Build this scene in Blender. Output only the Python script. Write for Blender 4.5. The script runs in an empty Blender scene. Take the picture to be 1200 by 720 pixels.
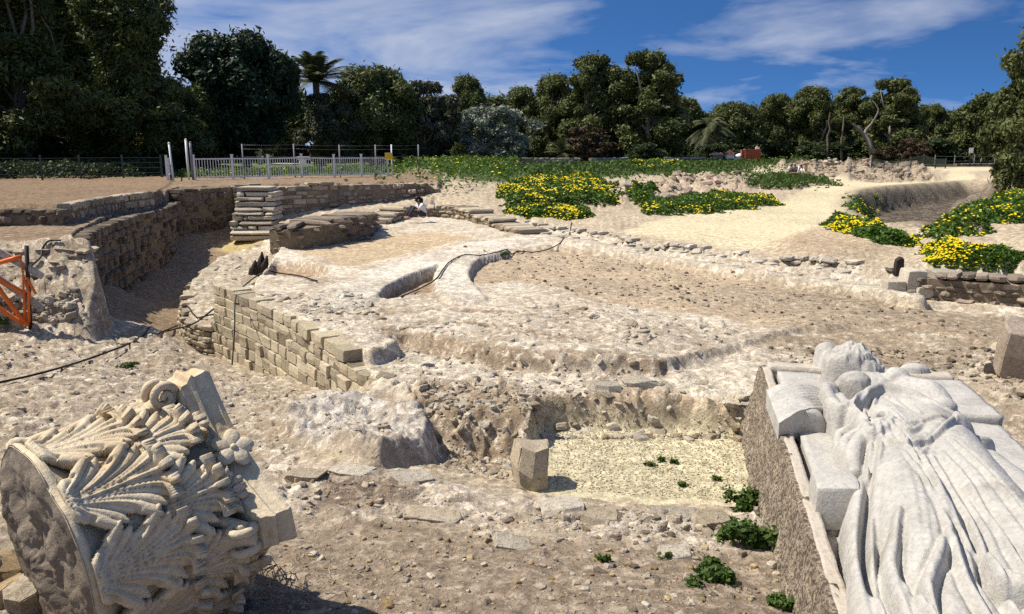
import bpy, bmesh, math, random
import numpy as np
from mathutils import Vector, Matrix
R = math.radians
S = bpy.context.scene
COLL = S.collection
random.seed(5)
rng = np.random.default_rng(11)

# ------------------------------------------------------------------ camera
CAMZ, F, PITCH = 3.8, 900.0, R(11.4)
cs, sn = math.cos(PITCH), math.sin(PITCH)
cam_d = bpy.data.cameras.new('camera'); cam = bpy.data.objects.new('camera', cam_d); COLL.objects.link(cam)
cam.location = (0, 0, CAMZ); cam.rotation_euler = (math.pi / 2 - PITCH, 0, 0)
cam_d.sensor_width = 36; cam_d.lens = 36 * F / 1200; cam_d.clip_start = 0.05; cam_d.clip_end = 4000
S.camera = cam

def ray(px, py):
    a, b = (px - 600) / F, (360 - py) / F
    return np.array([a, cs + b * sn, -sn + b * cs])
def at_z(px, py, z):
    r = ray(px, py); t = (z - CAMZ) / r[2]
    return np.array([r[0] * t, r[1] * t, z])
def at_y(px, py, y):
    r = ray(px, py); t = y / r[1]
    return np.array([r[0] * t, y, CAMZ + r[2] * t])
def PZ(pts, z=None):
    out = []
    for p in pts:
        out.append(at_z(p[0], p[1], p[2] if len(p) > 2 else z))
    return np.array(out)

# ------------------------------------------------------------------ object helpers
def tag(o, label=None, cat=None, group=None, kind=None):
    if label: o['label'] = label
    if cat: o['category'] = cat
    if group: o['group'] = group
    if kind: o['kind'] = kind
    return o
def empty(name, loc=(0, 0, 0), rz=0):
    o = bpy.data.objects.new(name, None); COLL.objects.link(o)
    o.location = loc; o.rotation_euler = (0, 0, rz); o.empty_display_size = 0.2
    return o
def link(name, me, parent=None, mats=()):
    o = bpy.data.objects.new(name, me); COLL.objects.link(o)
    for m in mats:
        me.materials.append(m)
    if parent: o.parent = parent
    return o
def np_mesh(name, V, Fq, smooth=False, fattr=None, vattr=None, vcol=None, fmat=None):
    """V (n,3); Fq (m,k) array with k corners each"""
    V = np.asarray(V, np.float32); Fq = np.asarray(Fq, np.int32)
    me = bpy.data.meshes.new(name)
    m, k = Fq.shape
    me.vertices.add(len(V)); me.vertices.foreach_set('co', V.ravel())
    me.loops.add(m * k); me.loops.foreach_set('vertex_index', Fq.ravel())
    me.polygons.add(m)
    me.polygons.foreach_set('loop_start', np.arange(0, m * k, k, dtype=np.int32))
    me.polygons.foreach_set('loop_total', np.full(m, k, np.int32))
    if fmat is not None: me.polygons.foreach_set('material_index', np.asarray(fmat, np.int32))
    me.polygons.foreach_set('use_smooth', np.full(m, smooth))
    me.update(calc_edges=True)
    if fattr is not None:
        a = me.attributes.new('tint', 'FLOAT', 'FACE'); a.data.foreach_set('value', np.asarray(fattr, np.float32))
    if vattr is not None:
        for nm, arr in vattr.items():
            a = me.attributes.new(nm, 'FLOAT', 'POINT'); a.data.foreach_set('value', np.asarray(arr, np.float32))
    if vcol is not None:
        a = me.attributes.new('Col', 'FLOAT_COLOR', 'POINT')
        c = np.ones((len(V), 4), np.float32); c[:, :3] = vcol
        a.data.foreach_set('color', c.ravel())
    return me
class MB:
    """collects primitive shapes, then links them as ONE mesh object"""
    def __init__(s): s.v = []; s.f = []; s.sm = []
    def add(s, verts, faces, smooth=False):
        n = len(s.v); s.v += [tuple(map(float, v)) for v in verts]
        for f in faces: s.f.append(tuple(i + n for i in f)); s.sm.append(smooth)
    def box(s, c, size, M=None):
        hx, hy, hz = [q / 2 for q in size]; vs = []
        for z in (-hz, hz):
            for x, y in ((-hx, -hy), (hx, -hy), (hx, hy), (-hx, hy)):
                v = Vector((x, y, z))
                if M is not None: v = M @ v
                vs.append(v + Vector(c))
        s.add(vs, [(3, 2, 1, 0), (4, 5, 6, 7), (0, 1, 5, 4), (1, 2, 6, 5), (2, 3, 7, 6), (3, 0, 4, 7)])
    def bar(s, a, b, w, h=None, up=(0, 0, 1)):
        a, b = Vector(a), Vector(b); h = h or w
        d = (b - a); L = d.length; d.normalize(); u = Vector(up)
        if abs(d.dot(u)) > .97: u = Vector((0, 1, 0))
        x = d.cross(u).normalized(); y = x.cross(d)
        M = Matrix((x, d, y)).transposed()
        s.box((a + b) / 2, (w, L, h), M)
    def tube(s, pts, rad, n=8, cap=True):
        pts = [Vector(p) for p in pts]; k = len(pts)
        rs = rad if hasattr(rad, '__len__') else [rad] * k
        ring = []; prev = None; vs = []
        for i, p in enumerate(pts):
            d = (pts[min(i + 1, k - 1)] - pts[max(i - 1, 0)]).normalized()
            if prev is None:
                u = Vector((0, 0, 1)) if abs(d.z) < .9 else Vector((1, 0, 0))
                x = d.cross(u).normalized()
            else:
                x = (prev - d * prev.dot(d)).normalized()
            y = d.cross(x); prev = x
            for j in range(n):
                a = 2 * math.pi * j / n
                vs.append(p + (x * math.cos(a) + y * math.sin(a)) * rs[i])
        fs = []
        for i in range(k - 1):
            for j in range(n):
                j2 = (j + 1) % n
                fs.append((i * n + j, i * n + j2, (i + 1) * n + j2, (i + 1) * n + j))
        if cap:
            fs.append(tuple(range(n - 1, -1, -1))); fs.append(tuple((k - 1) * n + j for j in range(n)))
        s.add(vs, fs, True)
    def sphere(s, c, r, seg=12, rings=8, M=None):
        r = r if hasattr(r, '__len__') else (r, r, r); vs = []; fs = []
        for i in range(rings + 1):
            th = math.pi * i / rings
            for j in range(seg):
                a = 2 * math.pi * j / seg
                v = Vector((r[0] * math.sin(th) * math.cos(a), r[1] * math.sin(th) * math.sin(a), r[2] * math.cos(th)))
                if M is not None: v = M @ v
                vs.append(v + Vector(c))
        for i in range(rings):
            for j in range(seg):
                j2 = (j + 1) % seg
                fs.append((i * seg + j, (i + 1) * seg + j, (i + 1) * seg + j2, i * seg + j2))
        s.add(vs, fs, True)
    def mesh(s, name):
        me = bpy.data.meshes.new(name); me.from_pydata(s.v, [], s.f); me.update()
        me.polygons.foreach_set('use_smooth', s.sm)
        return me
    def build(s, name, m, parent=None):
        return link(name, s.mesh(name), parent, [m] if m else [])

# ------------------------------------------------------------------ numpy noise
_T = rng.random((64, 256, 256), dtype=np.float32)
def vnoise(x, y, seed=0):
    xi = np.floor(x).astype(np.int64); yi = np.floor(y).astype(np.int64)
    fx = (x - xi).astype(np.float32); fy = (y - yi).astype(np.float32)
    fx = fx * fx * fx * (fx * (fx * 6 - 15) + 10); fy = fy * fy * fy * (fy * (fy * 6 - 15) + 10)
    T = _T[seed % 64]; x0 = xi & 255; x1 = (xi + 1) & 255; y0 = yi & 255; y1 = (yi + 1) & 255
    return (T[x0, y0] * (1 - fx) + T[x1, y0] * fx) * (1 - fy) + (T[x0, y1] * (1 - fx) + T[x1, y1] * fx) * fy
def fbm(x, y, sc, oct=5, gain=.5, seed=0, ridge=False):
    out = 0; a = 1; tot = 0
    for o in range(oct):
        n = vnoise(x * sc + 17.3 * o, y * sc - 9.1 * o, seed + o)
        if ridge: n = 1 - np.abs(2 * n - 1)
        out = out + a * n; tot += a; a *= gain; sc *= 2.03
    return out / tot - .5
def worley(x, y, sc, seed=0):
    x = x * sc; y = y * sc
    xi = np.floor(x).astype(np.int64); yi = np.floor(y).astype(np.int64)
    f1 = np.full(x.shape, 9., np.float32); f2 = f1.copy(); idv = np.zeros(x.shape, np.float32)
    A, B, Cc = _T[(seed + 20) % 64], _T[(seed + 21) % 64], _T[(seed + 22) % 64]
    for i in (-1, 0, 1):
        for j in (-1, 0, 1):
            cx, cy = (xi + i), (yi + j); a, b = cx & 255, cy & 255
            d = np.hypot(cx + A[a, b] - x, cy + B[a, b] - y).astype(np.float32)
            new = d < f1
            f2 = np.where(new, f1, np.minimum(f2, d)); idv = np.where(new, Cc[a, b], idv); f1 = np.where(new, d, f1)
    return f1, f2, idv
def sstep(a, b, x):
    t = np.clip((x - a) / (b - a), 0, 1); return t * t * (3 - 2 * t)
def poly_sd(px, py, V):
    """signed distance, positive inside"""
    V = np.asarray(V)[:, :2]; n = len(V)
    d = np.full(px.shape, 1e9, np.float32); ins = np.zeros(px.shape, bool)
    for i in range(n):
        x1, y1 = V[i]; x2, y2 = V[(i + 1) % n]
        ex, ey = x2 - x1, y2 - y1; L = ex * ex + ey * ey + 1e-12
        t = np.clip(((px - x1) * ex + (py - y1) * ey) / L, 0, 1)
        d = np.minimum(d, np.hypot(px - x1 - t * ex, py - y1 - t * ey))
        if y1 != y2:
            c = ((y1 > py) != (y2 > py)) & (px < (x2 - x1) * (py - y1) / (y2 - y1) + x1)
            ins ^= c
    return np.where(ins, d, -d)
def line_d(px, py, V):
    V = np.asarray(V)[:, :2]; d = np.full(px.shape, 1e9, np.float32)
    for i in range(len(V) - 1):
        x1, y1 = V[i]; x2, y2 = V[i + 1]
        ex, ey = x2 - x1, y2 - y1; L = ex * ex + ey * ey + 1e-12
        t = np.clip(((px - x1) * ex + (py - y1) * ey) / L, 0, 1)
        d = np.minimum(d, np.hypot(px - x1 - t * ex, py - y1 - t * ey))
    return d
def smooth_line(pts, n=60):
    """Catmull-Rom through points, resampled evenly by arc length"""
    P = np.asarray(pts, float); out = []
    Q = np.vstack([2 * P[0] - P[1], P, 2 * P[-1] - P[-2]])
    for i in range(1, len(Q) - 2):
        for t in np.linspace(0, 1, 24, endpoint=False):
            a, b, c, d = Q[i - 1], Q[i], Q[i + 1], Q[i + 2]
            out.append(.5 * (2 * b + (c - a) * t + (2 * a - 5 * b + 4 * c - d) * t * t + (3 * b - a - 3 * c + d) * t ** 3))
    out.append(P[-1]); out = np.array(out)
    s = np.r_[0, np.cumsum(np.linalg.norm(np.diff(out[:, :2], axis=0), axis=1))]
    u = np.linspace(0, s[-1], n)
    return np.stack([np.interp(u, s, out[:, k]) for k in range(out.shape[1])], 1)

# ------------------------------------------------------------------ materials
class NT:
    def __init__(s, name):
        s.m = bpy.data.materials.new(name); s.m.use_nodes = True
        s.t = s.m.node_tree; s.b = s.t.nodes['Principled BSDF']; s.L = s.t.links.new
        s.b.inputs['Specular IOR Level'].default_value = .2
    def n(s, typ, **kw):
        nd = s.t.nodes.new(typ)
        for k, v in kw.items():
            if k in nd.inputs: nd.inputs[k].default_value = v
            else: setattr(nd, k, v)
        return nd
    def link(s, a, b): s.L(a, b)
    def coord(s):
        return s.n('ShaderNodeTexCoord').outputs['Object']
    def noise(s, vec, scale, detail=6, rough=.6, dist=0):
        nd = s.n('ShaderNodeTexNoise'); nd.inputs['Scale'].default_value = scale; nd.inputs['Detail'].default_value = detail
        nd.inputs['Roughness'].default_value = rough; nd.inputs['Distortion'].default_value = dist
        if vec is not None: s.L(vec, nd.inputs['Vector'])
        return nd.outputs['Fac']
    def vor(s, vec, scale, feature='F1', rnd=1):
        nd = s.n('ShaderNodeTexVoronoi'); nd.feature = feature; nd.inputs['Scale'].default_value = scale
        nd.inputs['Randomness'].default_value = rnd
        s.L(vec, nd.inputs['Vector']); return nd
    def ramp(s, fac, pts):
        nd = s.n('ShaderNodeValToRGB'); e = nd.color_ramp.elements
        while len(e) < len(pts): e.new(.5)
        for el, (p, c) in zip(e, pts):
            el.position = p; el.color = (c, c, c, 1) if not hasattr(c, '__len__') else (*c, 1)
        s.L(fac, nd.inputs['Fac']); return nd.outputs['Color']
    def mr(s, v, a, b, c, d, clamp=True):
        nd = s.n('ShaderNodeMapRange'); nd.clamp = clamp
        for i, q in enumerate((a, b, c, d)): nd.inputs[i + 1].default_value = q
        s.L(v, nd.inputs[0]); return nd.outputs[0]
    def math(s, op, a, b=None):
        nd = s.n('ShaderNodeMath'); nd.operation = op
        for i, q in enumerate((a, b)):
            if q is None: continue
            if isinstance(q, (int, float)): nd.inputs[i].default_value = q
            else: s.L(q, nd.inputs[i])
        return nd.outputs[0]
    def mix(s, blend, fac, a, b):
        nd = s.n('ShaderNodeMix'); nd.data_type = 'RGBA'; nd.blend_type = blend
        for k, q in ((0, fac), (6, a), (7, b)):
            sock = nd.inputs[k]
            if isinstance(q, (int, float)): sock.default_value = q if k == 0 else (q, q, q, 1)
            elif isinstance(q, tuple): sock.default_value = (*q, 1)
            else: s.L(q, sock)
        return nd.outputs[2]
    def attr(s, name, out='Fac'):
        nd = s.n('ShaderNodeAttribute'); nd.attribute_name = name; return nd.outputs[out]
    def bump(s, h, strength, dist, prev=None):
        nd = s.n('ShaderNodeBump'); nd.inputs['Strength'].default_value = strength; nd.inputs['Distance'].default_value = dist
        s.L(h, nd.inputs['Height'])
        if prev is not None: s.L(prev, nd.inputs['Normal'])
        return nd.outputs['Normal']
    def done(s, col=None, rough=.9, normal=None):
        if col is not None:
            if isinstance(col, tuple): s.b.inputs['Base Color'].default_value = (*col, 1)
            else: s.L(col, s.b.inputs['Base Color'])
        s.b.inputs['Roughness'].default_value = rough
        if normal is not None: s.L(normal, s.b.inputs['Normal'])
        return s.m

def mat_plain(name, col, rough=.6, metal=0, var=.25, scale=6):
    t = NT(name); c = t.coord(); n = t.noise(c, scale, 6, .65)
    f = t.mr(n, .3, .7, 1 - var, 1 + var)
    t.b.inputs['Metallic'].default_value = metal
    return t.done(t.mix('MULTIPLY', 1, col, f), rough, t.bump(n, .15, .01))

def mat_ground():
    t = NT('weathered_ground'); c = t.coord()
    col = t.attr('Col', 'Color'); crk = t.attr('crk'); peb = t.attr('peb')
    mid = t.noise(c, 7, 7, .74, .5); fine = t.noise(c, 17, 5, .8)
    wn = t.n('ShaderNodeVectorMath'); wn.operation = 'ADD'; t.link(c, wn.inputs[0])
    cb = t.n('ShaderNodeCombineXYZ'); t.link(mid, cb.inputs[0]); t.link(mid, cb.inputs[1]); sc_ = t.n('ShaderNodeVectorMath'); sc_.operation = 'SCALE'
    sc_.inputs['Scale'].default_value = .55; t.link(cb.outputs[0], sc_.inputs[0]); t.link(sc_.outputs[0], wn.inputs[1])
    v1 = t.vor(wn.outputs[0], 4.2, 'DISTANCE_TO_EDGE').outputs['Distance']
    pb = t.vor(c, 24, 'F1')
    big = t.noise(c, 1.15, 5, .7, .4)
    a = t.mix('MULTIPLY', 1, col, t.mr(mid, .32, .68, .50, 1.34))
    a = t.mix('MIX', t.math('MULTIPLY', t.mr(big, .47, .60, 0, .62), crk), a, (.33, .25, .17))
    a = t.mix('MULTIPLY', 1, a, t.mr(fine, .3, .7, .55, 1.3))
    # lime crust on raised blotches of the mortar
    crust = t.math('MULTIPLY', t.mr(mid, .52, .64, 0, .7), crk)
    a = t.mix('MIX', crust, a, (.80, .735, .61))
    # cracks and pits filled with earth
    k1 = t.math('MULTIPLY', t.mr(v1, 0, .045, 1, 0), t.mr(mid, .42, .58, 1, 0))
    pit = t.mr(fine, .535, .625, 0, .95)
    k = t.math('MULTIPLY', t.math('MAXIMUM', k1, pit), crk)
    a = t.mix('MIX', t.math('MULTIPLY', k, .72), a, (.13, .09, .058))
    pm = t.math('MULTIPLY', t.math('MULTIPLY', t.mr(pb.outputs['Distance'], .22, .34, 1, 0), t.math('GREATER_THAN', pb.outputs['Color'], .66)), peb)
    a = t.mix('MIX', t.math('MULTIPLY', pm, .75), a, (.46, .37, .27))
    h = t.math('ADD', t.math('MULTIPLY', mid, 1.2), t.math('MULTIPLY', fine, .5))
    h = t.math('ADD', h, t.math('MULTIPLY', pm, .35))
    return t.done(a, .95, t.bump(h, 1, .035))

def mat_masonry(name, ca, cb, dark=(.10, .075, .05), scale=1., tintvar=.45, bump=.9, pits=.8):
    t = NT(name); c = t.coord(); tint = t.attr('tint')
    n1 = t.noise(c, 3 * scale, 4, .68); n2 = t.noise(c, 17 * scale, 6, .75, .6); n3 = n2
    a = t.mix('MIX', t.mr(n1, .35, .65, 0, 1), ca, cb)
    a = t.mix('MULTIPLY', 1, a, t.mr(tint, 0, 1, 1 - tintvar, 1 + tintvar * .45))
    a = t.mix('MULTIPLY', 1, a, t.mr(n2, .3, .7, .6, 1.22))
    p = t.mr(n2, .58, .7, 0, pits)
    a = t.mix('MIX', p, a, dark)
    a = t.mix('MULTIPLY', 1, a, t.mr(n3, .3, .7, .8, 1.12))
    h = t.math('ADD', t.math('ADD', t.math('MULTIPLY', n1, .7), n3), t.math('MULTIPLY', t.mr(n2, .5, .7, 1, 0), 1.2))
    return t.done(a, .95, t.bump(h, bump, .02))
# ------------------------------------------------------------------ terrain
NC = 1120
ax = np.linspace(-1.12, 1.12, NC)
pyr = np.concatenate([np.linspace(960, 196, 600)])
yr = np.array([at_z(600, p, 1.05)[1] for p in pyr])
yr = np.concatenate([np.linspace(-3, yr[0], 30)[:-1], yr, np.geomspace(yr[-1] * 1.02, 1500, 70)])
NR = len(yr)
GX = (ax[None, :] * (np.maximum(yr, 1.5)[:, None] + .8)).astype(np.float64)
GY = np.repeat(yr[:, None], NC, 1)
X, Y = GX.ravel(), GY.ravel()

def logp(x, y):
    y = np.maximum(y, 1.5); return np.stack([x / y * 1.0, np.log(y)], -1)
BASE = [(600,720,1.2),(350,720,1.2),(850,720,1.15),(150,700,1.25),(0,720,1.35),(600,650,1.0),(400,620,.92),(800,640,.95),(1000,720,.95),(1200,720,.95),
 (600,850,1.45),(0,850,1.5),(1200,850,1.3),
 (400,570,.82),(550,575,.80),(700,603,.80),(850,605,.79),(300,560,.8),
 (100,440,.55),(0,460,.65),(200,450,.5),(300,470,.5),(0,400,.6),(60,387,.6),(130,383,.5),(180,384,.42),(330,520,.72),(250,500,.62),
 (234,415,-.3),(262,425,-.28),(324,440,-.02),(380,455,.38),(425,470,.7),
 (200,372,-.05),(160,350,-.1),(200,320,0),(250,292,.3),(270,278,.6),(310,274,.75),
 (470,470,.98),(440,500,.88),(480,530,.72),(560,540,.45),(600,575,.7),(850,560,.5),(700,550,.42),(900,560,.5),(1000,560,.7),(1100,480,.95),(1200,480,1.0),
 (345,262,1.0),(430,262,1.1),(500,248,1.3),(560,240,1.6),(610,262,1.35),
 (560,222,2.1),(650,215,2.05),(700,203,2.3),(600,196,2.45),(800,197,2.4),(720,240,1.5),(690,262,1.3),(780,235,1.6),(830,205,2.2),(880,196,2.3),(920,191,2.4),
 (850,262,1.15),(900,240,1.2),(1000,230,1.3),(930,207,1.35),(900,212,1.35),(1050,214,1.4),(1120,211,1.45),(1000,210,1.35),(1080,199,2.1),(1150,199,1.9),(1180,215,1.9),
 (760,280,1.15),(900,300,1.12),(1040,310,1.1),(960,275,1.35),(1000,285,1.3),
 (1150,250,1.6),(1200,240,1.9),(1200,300,1.55),(1130,285,1.45),(1100,300,1.4),(1300,260,1.9),(1400,330,1.5),
 (0,240,2.5),(100,222,2.5),(0,205,2.6),(200,212,2.5),(330,209,2.55),(470,203,2.5),(-200,240,2.6),(-200,330,1.8),(-150,420,.9),
 (300,190,2.2),(600,186,2.45),(900,187,2.4),(1150,190,2.2),(-100,190,2.6),(1300,195,2.3)]
CP = PZ(BASE)
far = np.array([(x * y, y, 2.5 if y < 300 else 3.2) for y in (200, 700, 1500) for x in (-1, -.5, 0, .5, 1)])
CP = np.vstack([CP, far, [(-3, -2, 1.8), (0, -3, 1.8), (3, -2, 1.7)]])
q = logp(CP[:, 0], CP[:, 1]); Dm = np.linalg.norm(q[:, None] - q[None], axis=2)
Wt = np.linalg.solve(Dm + 1e-4 * np.eye(len(CP)), CP[:, 2] - 1.2)
g = logp(X, Y); H = np.full(len(X), 1.2)
for i in range(len(CP)):
    H += Wt[i] * np.hypot(g[:, 0] - q[i, 0], g[:, 1] - q[i, 1])
H = np.clip(H, -.3, 4)
N = len(X)
COLV = np.tile(np.array([.50, .41, .295]), (N, 1)); CRK = np.full(N, .5); PEB = np.full(N, .3); AMP = np.full(N, .05); STN = np.full(N, .0)

MORTAR = (.68, .60, .485); BUFF = (.50, .405, .29); DIRT = (.235, .16, .105); REDD = (.31, .24, .175); GRAVEL = (.62, .55, .375)
SAND = (.64, .55, .37); GREY = (.36, .31, .26); GRASS = (.055, .085, .022); DARK = (.12, .09, .06); PINK = (.44, .345, .25); TAN = (.43, .32, .21)

def region(poly, w, z=None, col=None, crk=None, peb=None, amp=None, stn=None, noise=.12, nsc=1.2, cw=None, mixn=0, closed=True, seed=0, mode='lerp', inset=0):
    """blend a plan-space polygon (or a band round a line if closed=False) into the terrain"""
    global H
    V = np.asarray(poly)
    m = max(w, cw or 0) * 2 + noise * 2 + .5
    sel = np.where((X > V[:, 0].min() - m) & (X < V[:, 0].max() + m) & (Y > V[:, 1].min() - m) & (Y < V[:, 1].max() + m))[0]
    if len(sel) == 0: return
    x, y = X[sel], Y[sel]
    sd = poly_sd(x, y, V)
    sd = sd - inset + noise * 2 * fbm(x, y, nsc, 4, .6, seed=seed)
    if z is not None:
        k = sstep(-w, 0, sd)
        zz = z(x, y) if callable(z) else z
        if mode == 'add': H[sel] += k * zz
        else: H[sel] = H[sel] * (1 - k) + zz * k
    kc = sstep(-(cw if cw is not None else w), 0, sd)
    if mixn:
        kc = kc * sstep(.5 - mixn, .5 + mixn, fbm(x, y, 2.1, 5, .65, seed=seed + 7) * 1.6 + .5 + .25)
    if col is not None: COLV[sel] = COLV[sel] * (1 - kc[:, None]) + np.array(col) * kc[:, None]
    for arr, v in ((CRK, crk), (PEB, peb), (AMP, amp), (STN, stn)):
        if v is not None: arr[sel] = arr[sel] * (1 - kc) + v * kc

# broad colour zones first (looking from near to far)
nearY = Y
near_dirt = PZ([(-400,960,1.3),(1600,960,1.3),(1500,720,1.1),(900,690,1.0),(870,640,.95),(620,640,.95),(480,612,.9),(340,600,.88),(250,640,1),(-300,640,1.2)])
region(near_dirt, .5, None, REDD, .35, 1.0, .03, .0, noise=.25, nsc=1.6)
# left rubble bank in front of the passage
region(PZ([(-300,520,.8),(-300,400,.8),(60,384,.6),(190,384,.42),(235,415,.1),(320,440,.1),(420,475,.7),(330,540,.75),(300,560,.8)]), .4, None, (.47,.39,.295), .95, .6, .05, .5, noise=.2)
# passage between the two curved walls
corr = PZ([(95,384,.3),(60,300,.3),(110,270,.3),(200,250,.6),(280,268,.7),(330,270,.8),(285,290,.35),(228,322,-.05),(212,350,-.1),(210,376,-.1),(190,386,.2)])
region(corr, .4, None, (.30,.21,.135), .15, .5, .02, 0, noise=.15)
region(PZ([(255,285,.5),(300,272,.75),(345,268,.85),(330,280,.75),(280,292,.4)]), .4, None, (.52,.40,.19), .1, .3, noise=.2)
# open ground right of the orchestra
region(PZ([(860,470,1),(880,420,1.1),(1000,372,1.05),(1200,398,1.05),(1500,430,1.1),(1500,640,1),(1000,640,.9)]), .6, None, (.44,.36,.265), .6, .6, .05, .3, noise=.4)

# theatre plateau: lower terrace, then the floor above it
terr = PZ([(440,446,.97),(490,457,.97),(540,470,.97),(600,479,.97),(645,480,.97),(700,476,.97),(780,468,.97),(880,470,.97),(1000,455,1.0),(1150,430,1.05),(1300,420,1.1),(1300,360,1.1),(900,330,1.1),(560,330,1.1),(440,360,1.1)])
region(terr, .42, .97, MORTAR, 1, .15, .035, .35, noise=.22, nsc=1.8)
FL_Z = 1.17
floor = PZ([(463,410,1.05),(452,388,1.15),(475,384,1.17),(520,396,1.17),(565,407,1.17),(610,413,1.17),(655,419,1.15),(705,420,1.14),(770,424,1.1),(830,408,1.1),(900,388,1.1),(985,366,1.1),(1100,352,1.1),(1400,380,1.1),(1400,340,1.1),(1090,322,1.1),(905,306,1.12),(700,276,1.15),(612,262,1.2),(560,258,1.2),(510,248,1.2),(440,262,1.1),(355,278,1.1),(300,284,1.1),(268,300,1.1),(252,318,1.17),(249,332,1.17),(299,350,1.17),(361,379,1.17),(410,404,1.12),(433,420,1.05)])
region(floor, .12, lambda x, y: 1.17 - .12 * sstep(1.2, 3.4, x) + 0 * y, MORTAR, .95, .15, .025, .16, noise=.05, nsc=2)
region(PZ([(390,392,1.17),(400,362,1.17),(520,352,1.17),(680,352,1.15),(800,370,1.1),(880,385,1.1),(820,408,1.1),(700,415,1.1),(560,402,1.1),(460,378,1.1),(430,415,1.1)]), .6, None, (.66,.575,.46), 1, .2, .03, .35, noise=.3)
# outer ledge of the curved wall
ledge = PZ([(330,440,.9),(300,432,.9),(262,415,.9),(232,402,.9),(213,384,.9),(207,361,.9),(214,341,.9),(228,321,.9),(248,305,.9),(272,293,.95),(300,286,1.05),(270,318,1.1),(258,335,1.0),(299,352,1.0),(361,382,1.0)])
led_line = smooth_line(np.vstack([[(-5.75, 15.15, .6), (-6.3, 15.3, .42), (-6.8, 15.75, .35), (-7.2, 16.4, .48), (-7.5, 17.2, .68), (-7.87, 18.8, .84)], PZ([(248,305,.92),(272,293,.95),(305,285,1.0)])]), 80)
def led_z(x, y):
    num = 0; den = 0
    for p in led_line[::3]:
        w_ = 1 / ((x - p[0]) ** 2 + (y - p[1]) ** 2 + .02) ** 1.5; num = num + w_ * p[2]; den = den + w_
    return num / den
region(np.vstack([led_line[:, :2], PZ([(330,292,1.1),(300,330,1.17),(299,350,1.17)])[:, :2]]), .12, led_z, (.54,.46,.35), 1, .3, .05, .45, noise=.03, inset=.12)
# earthy risers of the worn curved steps
for px_, hw_ in (([(452,392,1.05),(475,399,1.05),(520,408,1.05),(570,416,1.05),(628,425,1.04),(700,426,1.03),(770,431,1.03)], .20), ([(470,382,1.17),(520,375,1.17),(600,385,1.17),(690,398,1.15)], .07), ([(420,372,1.17),(520,362,1.17),(640,370,1.17),(760,385,1.12)], .06)):
    L9 = smooth_line(PZ(px_), 50)[:, :2]; sl = np.where(line_d(X, Y, L9) < .6)[0]
    k9 = sstep(hw_ + .1, hw_ * .4, line_d(X[sl], Y[sl], L9) + .25 * fbm(X[sl], Y[sl], 2.2, 4, .6, seed=17))[:, None] * .85
    COLV[sl] = COLV[sl] * (1 - k9) + np.array((.34, .25, .17)) * k9; STN[sl] = np.maximum(STN[sl], .7 * k9[:, 0]); H[sl] -= .03 * k9[:, 0]
# inner earth areas of the stage floor
D1 = PZ([(548,320,1.1),(562,302,1.1),(600,296,1.1),(650,291,1.1),(720,301,1.1),(900,331,1.1),(1050,352,1.1),(1200,378,1.1),(1400,400,1.1),(1400,450,1.1),(1200,404,1.1),(1050,372,1.1),(985,374,1.1),(905,378,1.1),(850,366,1.1),(770,360,1.1),(690,352,1.1),(672,342,1.1),(610,331,1.1),(560,335,1.1)])
region(D1, .12, 1.03, (.46,.36,.25), .35, .55, .03, 0, noise=.1, cw=.35)
region(PZ([(640,340,1.05),(760,345,1.05),(900,360,1.05),(1000,368,1.05),(1040,352,1.05),(960,340,1.05),(800,345,1.05),(700,330,1.05)]), .9, None, (.42,.335,.24), .4, .6, noise=.7, nsc=.9, mixn=.25)
region(PZ([(950,345,1.05),(1010,343,1.05),(1080,362,1.05),(1200,372,1.05),(1200,400,1.05),(1080,430,1.05),(950,400,1.05),(1020,372,1.05)]), .8, None, (.33,.26,.185), .4, .7, noise=.8, nsc=.8, mixn=.2)
D2 = PZ([(418,347,1.1),(438,331,1.1),(470,322,1.1),(505,313,1.1),(522,309,1.1),(523,322,1.1),(530,340,1.1),(490,348,1.1),(455,352,1.1)])
region(D2, .07, .95, (.31,.22,.145), .3, .4, .02, 0, noise=.03)
D3 = PZ([(352,293,1.1),(420,279,1.1),(500,273,1.1),(545,279,1.1),(480,297,1.1),(405,313,1.1),(378,301,1.1)])
region(D3, .5, 1.08, (.52,.40,.26), .3, .5, .02, 0, noise=.25)
D4 = PZ([(312,324,1.1),(325,308,1.1),(350,309,1.1),(386,319,1.1),(372,326,1.1),(340,325,1.1)])
region(D4, .15, .9, (.36,.25,.16), .3, .4, .02, 0, noise=.08)
# pale curved wall crowns that stand a hand above the floor
def crown(px, z, half, rise, col=(.72,.66,.56)):
    L = smooth_line(PZ(px, z), 40)[:, :2]
    sel = np.where(line_d(X, Y, L) < half + .35)[0]
    d = line_d(X[sel], Y[sel], L) + .05 * fbm(X[sel], Y[sel], 3, 4, seed=3)
    k = sstep(half + .09, half - .02, d)
    H[sel] = H[sel] * (1 - k) + (1.13 + rise) * k
    COLV[sel] = COLV[sel] * (1 - k[:, None]) + np.array(col) * k[:, None]
    CRK[sel] = CRK[sel] * (1 - k) + .75 * k; AMP[sel] = AMP[sel] * (1 - k) + .02 * k
crown([(400,352),(425,333),(470,316),(530,298),(565,288),(620,280)], 1.2, .55, .09)
crown([(545,350),(533,335),(530,320),(545,305),(580,293)], 1.2, .36, .10)
for px_ in ([(612,262),(640,268),(694,275),(750,286),(826,295),(900,305),(950,308),(1010,314),(1050,320)], [(632,277),(694,287),(750,295),(826,304),(900,314),(950,320),(1010,327),(1048,333)], [(620,280),(660,284),(722,294),(778,304),(847,315),(900,323),(960,331),(1020,341),(1070,349)]):
    crown(px_, 1.17, .2, .10, (.62,.54,.43))
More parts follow.
